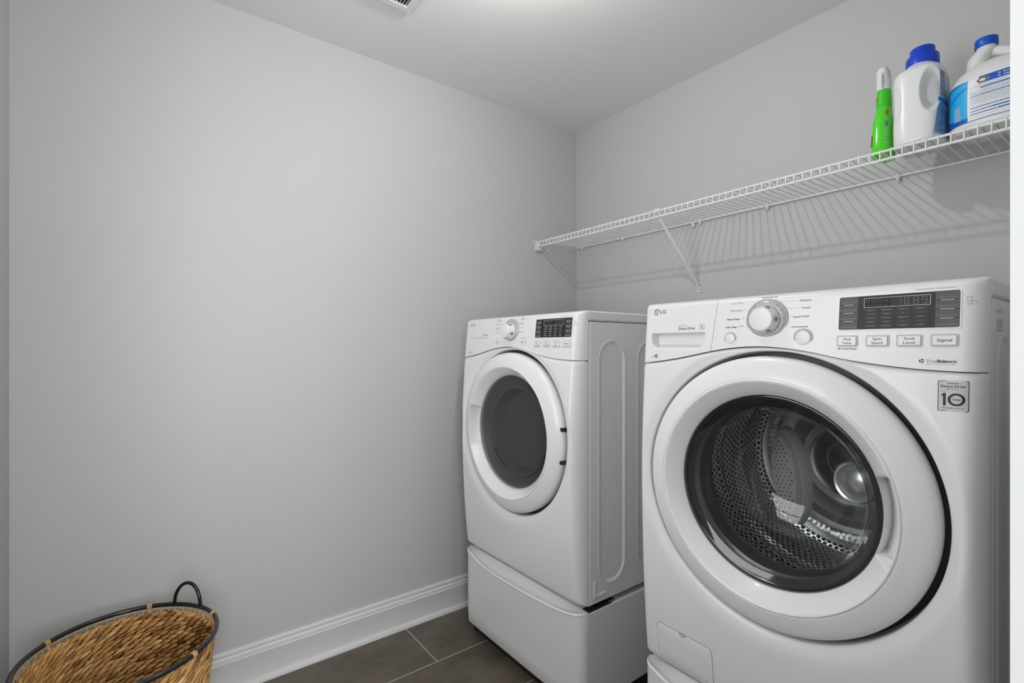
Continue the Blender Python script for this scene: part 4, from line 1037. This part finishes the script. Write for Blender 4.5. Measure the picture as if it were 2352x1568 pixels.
# printed label on the right-hand side of the jug
def jl(w0, w1, z0, z1, lift, nw=10, nz=10, slant=0.0):
    q = MB(); q.grid(lambda u, v: jd(PJ(w0+(w1-w0)*u + slant*(1-(v-z0)/(z1-z0)), v, lift), 0, v), [i/nw for i in range(nw+1)], [z0+(z1-z0)*i/nz for i in range(nz+1)]); return q
labj = jl(-0.62, 0.45, ZD+0.014, ZD+0.105, 0.0006, slant=-0.34).build('label', mat('pale_blue_label', (0.30, 0.46, 0.72), 0.4), jug)
up = MB(); up.grid(lambda u, v: PJ(-0.52+1.0*u, v, 0.0006), [i/8 for i in range(9)], [ZD+0.105, ZD+0.13, ZD+0.16, ZD+0.188]); up.build('upper_label', mat('faded_label', (0.50, 0.57, 0.68), 0.4), jug)
bn = MB(); bn.grid(lambda u, v: PJ(-0.66+1.1*u, v, 0.0010), [i/8 for i in range(9)], [ZD+0.100, ZD+0.112]); bn.build('blue_band', M['lab_mid'], labj)
pr = MB()
for k in range(17):
    z = ZD+0.020+k*0.0047
    a = -0.86+0.20*(k/17); b = a + 0.35 + random.random()*0.55
    pr.grid(lambda u, v: PJ(a+(b-a)*u, v, 0.0012), [i/6 for i in range(7)], [z, z+0.0022])
pr.build('small_print', M['lab_slate'], labj)
pr = MB()
for k in range(12):
    z = ZD+0.118+k*0.0058; pr.grid(lambda u, v: PJ(-0.50+0.5*u*(0.6+0.4*random.random()), v, 0.0012), [i/4 for i in range(5)], [z, z+0.003])
pr.build('small_print', M['lab_slate'], labj)

# --- large bleach jug
gx, gy = 1.745, -0.188
BJ = thing('bleach_jug', 'big white jug with blue label, rightmost on the shelf', 'jug', (0, 0, 0))
secs = [(ZD, gx, gy, 0.098, 0.068, 2.5), (ZD+0.006, gx, gy, 0.106, 0.076, 2.6), (ZD+0.02, gx, gy, 0.110, 0.080, 2.7), (ZD+0.12, gx, gy, 0.110, 0.080, 2.7), (ZD+0.133, gx, gy, 0.108, 0.078, 2.6), (ZD+0.148, gx-0.001, gy, 0.101, 0.072, 2.4), (ZD+0.162, gx-0.002, gy, 0.090, 0.062, 2.3), (ZD+0.174, gx-0.003, gy-0.001, 0.074, 0.050, 2.1)]
PB = loft_fn(secs)
mb = MB(); loft(mb, PB, [ZD+0.174*i/60 for i in range(61)], seg=120, cap1=True)
NX = 1.706
secs2 = [(ZD+0.150, 1.693, gy, 0.028, 0.042, 2.1), (ZD+0.178, 1.691, gy-0.001, 0.0240, 0.034, 2.1), (ZD+0.194, 1.691, gy-0.002, 0.0235, 0.029, 2.0), (ZD+0.206, 1.696, gy-0.003, 0.0240, 0.026, 2.0), (ZD+0.217, 1.703, gy-0.003, 0.0215, 0.0215, 2.0), (ZD+0.224, NX, gy-0.003, 0.0200, 0.0200, 2.0), (ZD+0.232, NX, gy-0.003, 0.0195, 0.0195, 2.0)]
PN = loft_fn(secs2); loft(mb, PN, [ZD+0.150+0.082*i/28 for i in range(29)], seg=64)
bb = mb.build('jug_body', M['jug'], BJ, sharp=50)
mb = MB(); mb.tube([(NX+0.004, gy-0.002, ZD+0.212), (NX+0.018, gy-0.002, ZD+0.2105), (NX+0.034, gy-0.002, ZD+0.204), (NX+0.054, gy-0.002, ZD+0.193), (NX+0.074, gy-0.002, ZD+0.178), (NX+0.092, gy-0.002, ZD+0.158), (NX+0.098, gy, ZD+0.136)], [0.0115, 0.0125, 0.0125, 0.0130, 0.0140, 0.016, 0.019], 20)
mb.build('handle', M['jug'], BJ)
MB().lathe([(0, 0.227), (0.0218, 0.227), (0.0232, 0.229), (0.0232, 0.247), (0.0222, 0.2492), (0.0, 0.250)], (NX, gy-0.003, ZD), 'z', 56).build('cap', M['blue2'], BJ)
# label: angle measured on the body; front of the jug faces the camera (w = -pi/2)
WL, WE = -PI*0.97, -PI*0.03
LZ0, LZ1 = ZD+0.020, ZD+0.127
def bs(w, z, l=0.0006): return PB(w, z, l)
def blab(name, m, w0, w1, z0, z1, lift, parent, nw=24, zf=None):
    q = MB(); q.grid(lambda u, v: PB(w0+(w1-w0)*u, (zf(u, v) if zf else z0+(z1-z0)*v), lift), [i/nw for i in range(nw+1)], [i/8 for i in range(9)]); return q.build(name, M[m], parent)
lb = blab('label', 'lab_white', WL, WE, LZ0, LZ1, 0.0006, BJ, 60)
WC = -PI*0.655
blab('cyan_panel', 'lab_cyan', WL, WC, LZ0, LZ1, 0.0010, lb)
blab('blue_corner', 'lab_blue', WL, WC, 0, 0, 0.0013, lb, zf=lambda u, v: LZ0 + (0.012+0.016*(1-u)**2)*v)
blab('blue_swoosh', 'lab_mid', WL+0.12, WC, 0, 0, 0.0013, lb, zf=lambda u, v: LZ1-0.052*(1-u)**1.4-0.020 + 0.006*v)
blab('blue_swoosh', 'lab_mid', WL, WC, 0, 0, 0.0012, lb, zf=lambda u, v: LZ1-0.016*(1-u) + (0.016*(1-u))*v)
blab('blue_band', 'lab_blue', -PI*0.585, WE, LZ1-0.018, LZ1, 0.0010, lb)
blab('bottom_line', 'lab_blue', WC, WE, LZ0, LZ0+0.0014, 0.0010, lb)
# arc length helper for lettering
def arcx(w0):
    ws = [w0+(WE-w0)*i/200 for i in range(201)]; L = [0]
    for i in range(1, 201):
        a, b = PB(ws[i-1], ZD+0.08), PB(ws[i], ZD+0.08); L.append(L[-1]+math.dist(a, b))
    def f(x):
        if x <= 0: return w0
        for i in range(1, 201):
            if L[i] >= x: return ws[i-1]+(ws[i]-ws[i-1])*(x-L[i-1])/(L[i]-L[i-1])
        return WE
    return f
ax = arcx(WC)
ls = lambda x, z, l=0.0016: PB(ax(x), z, l)
wt = MB()
put_text(wt, ls, 'Keeps Clothes White', 0.068, 0.134, LZ1-0.0078, 0.0040, bold=0.02, lift=0.0016)
put_text(wt, ls, 'Cleans and Protects', 0.068, 0.134, LZ1-0.0150, 0.0040, bold=0.02, lift=0.0016)
for zz in (LZ1-0.0060, LZ1-0.0132): put_ring(wt, ls, 0.0610, zz, 0, 0.0014, lift=0.0016, n=12, ex=1.9)
wt.build('label_lettering', M['ink_white'], lb)
lo1 = MB(); put_ring(lo1, ls, 0.0300, LZ1-0.0105, 0.0, 0.0060, lift=0.0016, n=32, ex=2.0); lo1 = lo1.build('label_badge', M['lab_gold'], lb)
lo2 = MB(); put_ring(lo2, ls, 0.0300, LZ1-0.0105, 0.0034, 0.0048, lift=0.0020, n=32, ex=2.1); lo2.build('badge_ring', M['ink_black'], lb)
lo3 = MB(); put_ring(lo3, ls, 0.0300, LZ1-0.0105, 0.0, 0.0030, lift=0.0020, n=24, ex=2.1); lo3.build('badge_centre', M['lab_white'], lb)
bars = MB(); pale = MB(); gr_ = MB()
def bar(mbx, xa_, xb_, za, h): put_rect(mbx, ls, xa_, xb_, za, za+h, lift=0.0015, n=max(2, int((xb_-xa_)/0.006)))
for z, xa_, xb_ in ((LZ1-0.0300, 0.026, 0.140), (LZ1-0.0475, 0.092, 0.140), (LZ1-0.0770, 0.104, 0.140), (LZ1-0.0850, 0.048, 0.140), (LZ1-0.0925, 0.058, 0.116)): bar(bars, xa_, xb_, z, 0.0026)
for z in (LZ1-0.0475, LZ1-0.0770, LZ1-0.0850, LZ1-0.0925):
    x = 0.006
    while x < (0.088 if z > LZ1-0.05 else 0.098 if z > LZ1-0.08 else 0.044 if z > LZ1-0.09 else 0.054):
        w_ = random.uniform(0.002, 0.006); bar(bars, x, x+w_, z+0.0003, 0.0019); x += w_+0.0009
for z0_, cnt in ((LZ1-0.0225, 2), (LZ1-0.0345, 4), (LZ1-0.0510, 6)):
    for k in range(cnt):
        x = 0.006; z = z0_-k*0.0030
        while x < 0.096:
            w_ = random.uniform(0.0015, 0.006); bar(gr_ if (k+cnt) % 2 else pale, x, x+w_, z, 0.0011); x += w_+0.0012
for (a, b) in ((0.1, 0.1004), (0.122, 0.1224)):
    put_rect(pale, ls, a, b, LZ1-0.070, LZ1-0.031, lift=0.0015); put_rect(pale, ls, a, b, LZ1-0.103, LZ1-0.086, lift=0.0015)
for z in (LZ1-0.0700, LZ1-0.0990): bar(pale, 0.004, 0.140, z, 0.0004)
bars.build('heading_bars', M['lab_blue'], lb); pale.build('small_print', M['lab_pale'], lb); gr_.build('small_print', M['lab_grey'], lb)
ll = MB()
for k in range(15):
    w0_ = WC-0.38; z = LZ0+0.048-k*0.0026
    ll.grid(lambda u, v: PB(w0_+0.25*u*random.uniform(0.7, 1), v, 0.0016), [i/4 for i in range(5)], [z, z+0.0013])
ll.build('small_print', M['lab_pale'], lb)

# ------------------------------------------------------------------ laundry basket
KX, KY, KZ, KR = 0.308, -2.000, 0.410, 0.216
BK = thing('laundry_basket', 'round woven natural basket with a black rim and loop handles, against the left wall', 'basket', (KX, KY, 0))
rb_ = lambda z: KR - 0.012 - 0.055*(1-z/0.39)**1.25      # wall radius at height z
mb = MB()
def petal(c, t, u, nrm, L, w_, th, tone):
    n = 6; rings = 5; vs = []
    for i in range(rings):
        s_ = -1+2*i/(rings-1); rr = max(0.06, 1-abs(s_)**2.2)
        for k in range(n):
            a = 2*PI*k/n
            vs.append(c + t*(s_*L/2) + u*(math.cos(a)*w_/2*rr) + nrm*(math.sin(a)*th/2*rr))
    fs_ = [(i*n+k, i*n+(k+1) % n, (i+1)*n+(k+1) % n, (i+1)*n+k) for i in range(rings-1) for k in range(n)]
    mb.add(vs, fs_); mb.tone += [max(0, min(1, tone+random.uniform(-0.04, 0.04)))]*len(vs)
rows = 29; zr0 = 0.010; dzr = (0.393-zr0)/rows
for r in range(rows):
    z = zr0+dzr*(r+0.5); R = rb_(z); n = int(2*PI*R/0.0240); ph = random.random()
    rowtone = random.uniform(-0.05, 0.05)
    for k in range(n):
        w = 2*PI*(k+ph+random.uniform(-.08, .08))/n
        patch = 0.5+0.5*math.sin(w*2.3+1.0+z*9)*math.sin(z*23+w*1.7)
        for side_ in (1, -1):
            er = Vector((math.cos(w), math.sin(w), 0)); et = Vector((-math.sin(w), math.cos(w), 0)); ez = Vector((0, 0, 1))
            a = 0.42*side_+random.uniform(-0.06, 0.06)
            t = et*math.cos(a) + ez*math.sin(a); u = -et*math.sin(a) + ez*math.cos(a)
            tone = 0.52 + rowtone + 0.22*(patch-0.5) + random.gauss(0, 0.17)
            if random.random() < 0.05: tone -= 0.3
            zz = z + random.uniform(-0.0008, 0.0008)
            rr_ = R + side_*0.0035
            petal(Vector((rr_*math.cos(w), rr_*math.sin(w), zz)) + t*0, t, u, er, 0.0385*random.uniform(0.92, 1.12), 0.0128*random.uniform(0.85, 1.1), 0.0115, tone)
mb.build('woven_wall', M['weave'], BK, sharp=180, recalc=False)
# added inner core: dark colour for shaded gaps, and no light leaks between the strands
cr_ = MB(); cr_.lathe([(0.0, 0.010), (rb_(0)-0.004, 0.010)] + [(rb_(0.02+0.362*i/12), 0.02+0.362*i/12) for i in range(13)], (0, 0, 0), 'z', 64)
cr_.build('gap_shade_core', mat('dark_core', (0.035, 0.016, 0.007), 0.9), BK)
mb = MB()
for rr_i in range(12):
    R = 0.008+rr_i*0.0118; n = max(4, int(2*PI*R/0.020))
    for k in range(n):
        w = 2*PI*(k+random.random()*0.2)/n; er = Vector((math.cos(w), math.sin(w), 0)); et = Vector((-math.sin(w), math.cos(w), 0)); a = 0.36
        petal(Vector((R*math.cos(w), R*math.sin(w), 0.013)), et*math.cos(a)+er*math.sin(a), -et*math.sin(a)+er*math.cos(a), Vector((0, 0, 1)), 0.030, 0.0115, 0.008, 0.45+random.gauss(0, 0.12))
mb.build('woven_bottom', M['weave'], BK, sharp=180, recalc=False)
rim = MB(); rim.tube([(KR*math.cos(2*PI*i/120), KR*math.sin(2*PI*i/120), KZ) for i in range(120)], 0.0064, 14, closed=True); rim.build('rim', M['black_rim'], BK)
# thin cane ring below the rim
mb = MB(); mb.tube([((KR-0.005)*math.cos(2*PI*i/120), (KR-0.005)*math.sin(2*PI*i/120), KZ-0.0085) for i in range(120)], 0.0018, 6, closed=True); mb.build('cane_ring', M['twine'], BK)
mb = MB(); n = 58
for i in range(n):
    w = 2*PI*(i+random.uniform(-.1, .1))/n; c_, s_ = math.cos(w), math.sin(w)
    mb.tube([((KR-0.004)*c_, (KR-0.004)*s_, KZ-0.004), ((KR-0.009)*c_, (KR-0.009)*s_, KZ-0.010), ((KR-0.012)*c_, (KR-0.012)*s_, KZ-0.024)], 0.0011, 5)
mb.build('stitches', M['twine'], BK)
for hc in (133.0,):
    a = math.radians(hc); c0 = Vector((KR*math.cos(a), KR*math.sin(a), KZ)); et = Vector((-math.sin(a), math.cos(a), 0)); er = Vector((math.cos(a), math.sin(a), 0))
    pts = []
    for i in range(25):
        w = PI*i/24; s_ = math.cos(w); hgt = math.sin(w)**0.8 if math.sin(w) > 0 else 0
        hw_ = 0.046
        sag = KR-math.sqrt(max(0, KR*KR-(hw_*s_)**2))
        pts.append(c0 + et*(hw_*s_*(0.92+0.08*(1-hgt))) - er*(sag) + Vector((0, 0, 0.002+0.066*hgt)))
    q = MB(); q.tube(pts, 0.0052, 12); q.build('handle', M['black_rim'], BK)
for ang in (163.4, -129.5 + 360, 100.2, 42.7, -20.0, -75.0):
    a = math.radians(ang); er = Vector((math.cos(a), math.sin(a), 0)); et = Vector((-math.sin(a), math.cos(a), 0)); c0 = er*KR + Vector((0, 0, KZ))
    q = MB()
    for j in range(4):
        off = et*((j-1.5)*0.0032)
        pts = [c0 + off + er*(0.0076*math.cos(2*PI*i/16)) + Vector((0, 0, 0.0076*math.sin(2*PI*i/16))) for i in range(16)]
        q.tube(pts, 0.0019, 6, closed=True)
    q.tube([c0-er*0.005+Vector((0, 0, -0.006)), c0-er*0.010+Vector((0, 0, -0.016)), c0-er*0.011+Vector((0, 0, -0.030))], [0.0035, 0.004, 0.002], 8)
    q.build('cane_lashing', M['cane'], BK)
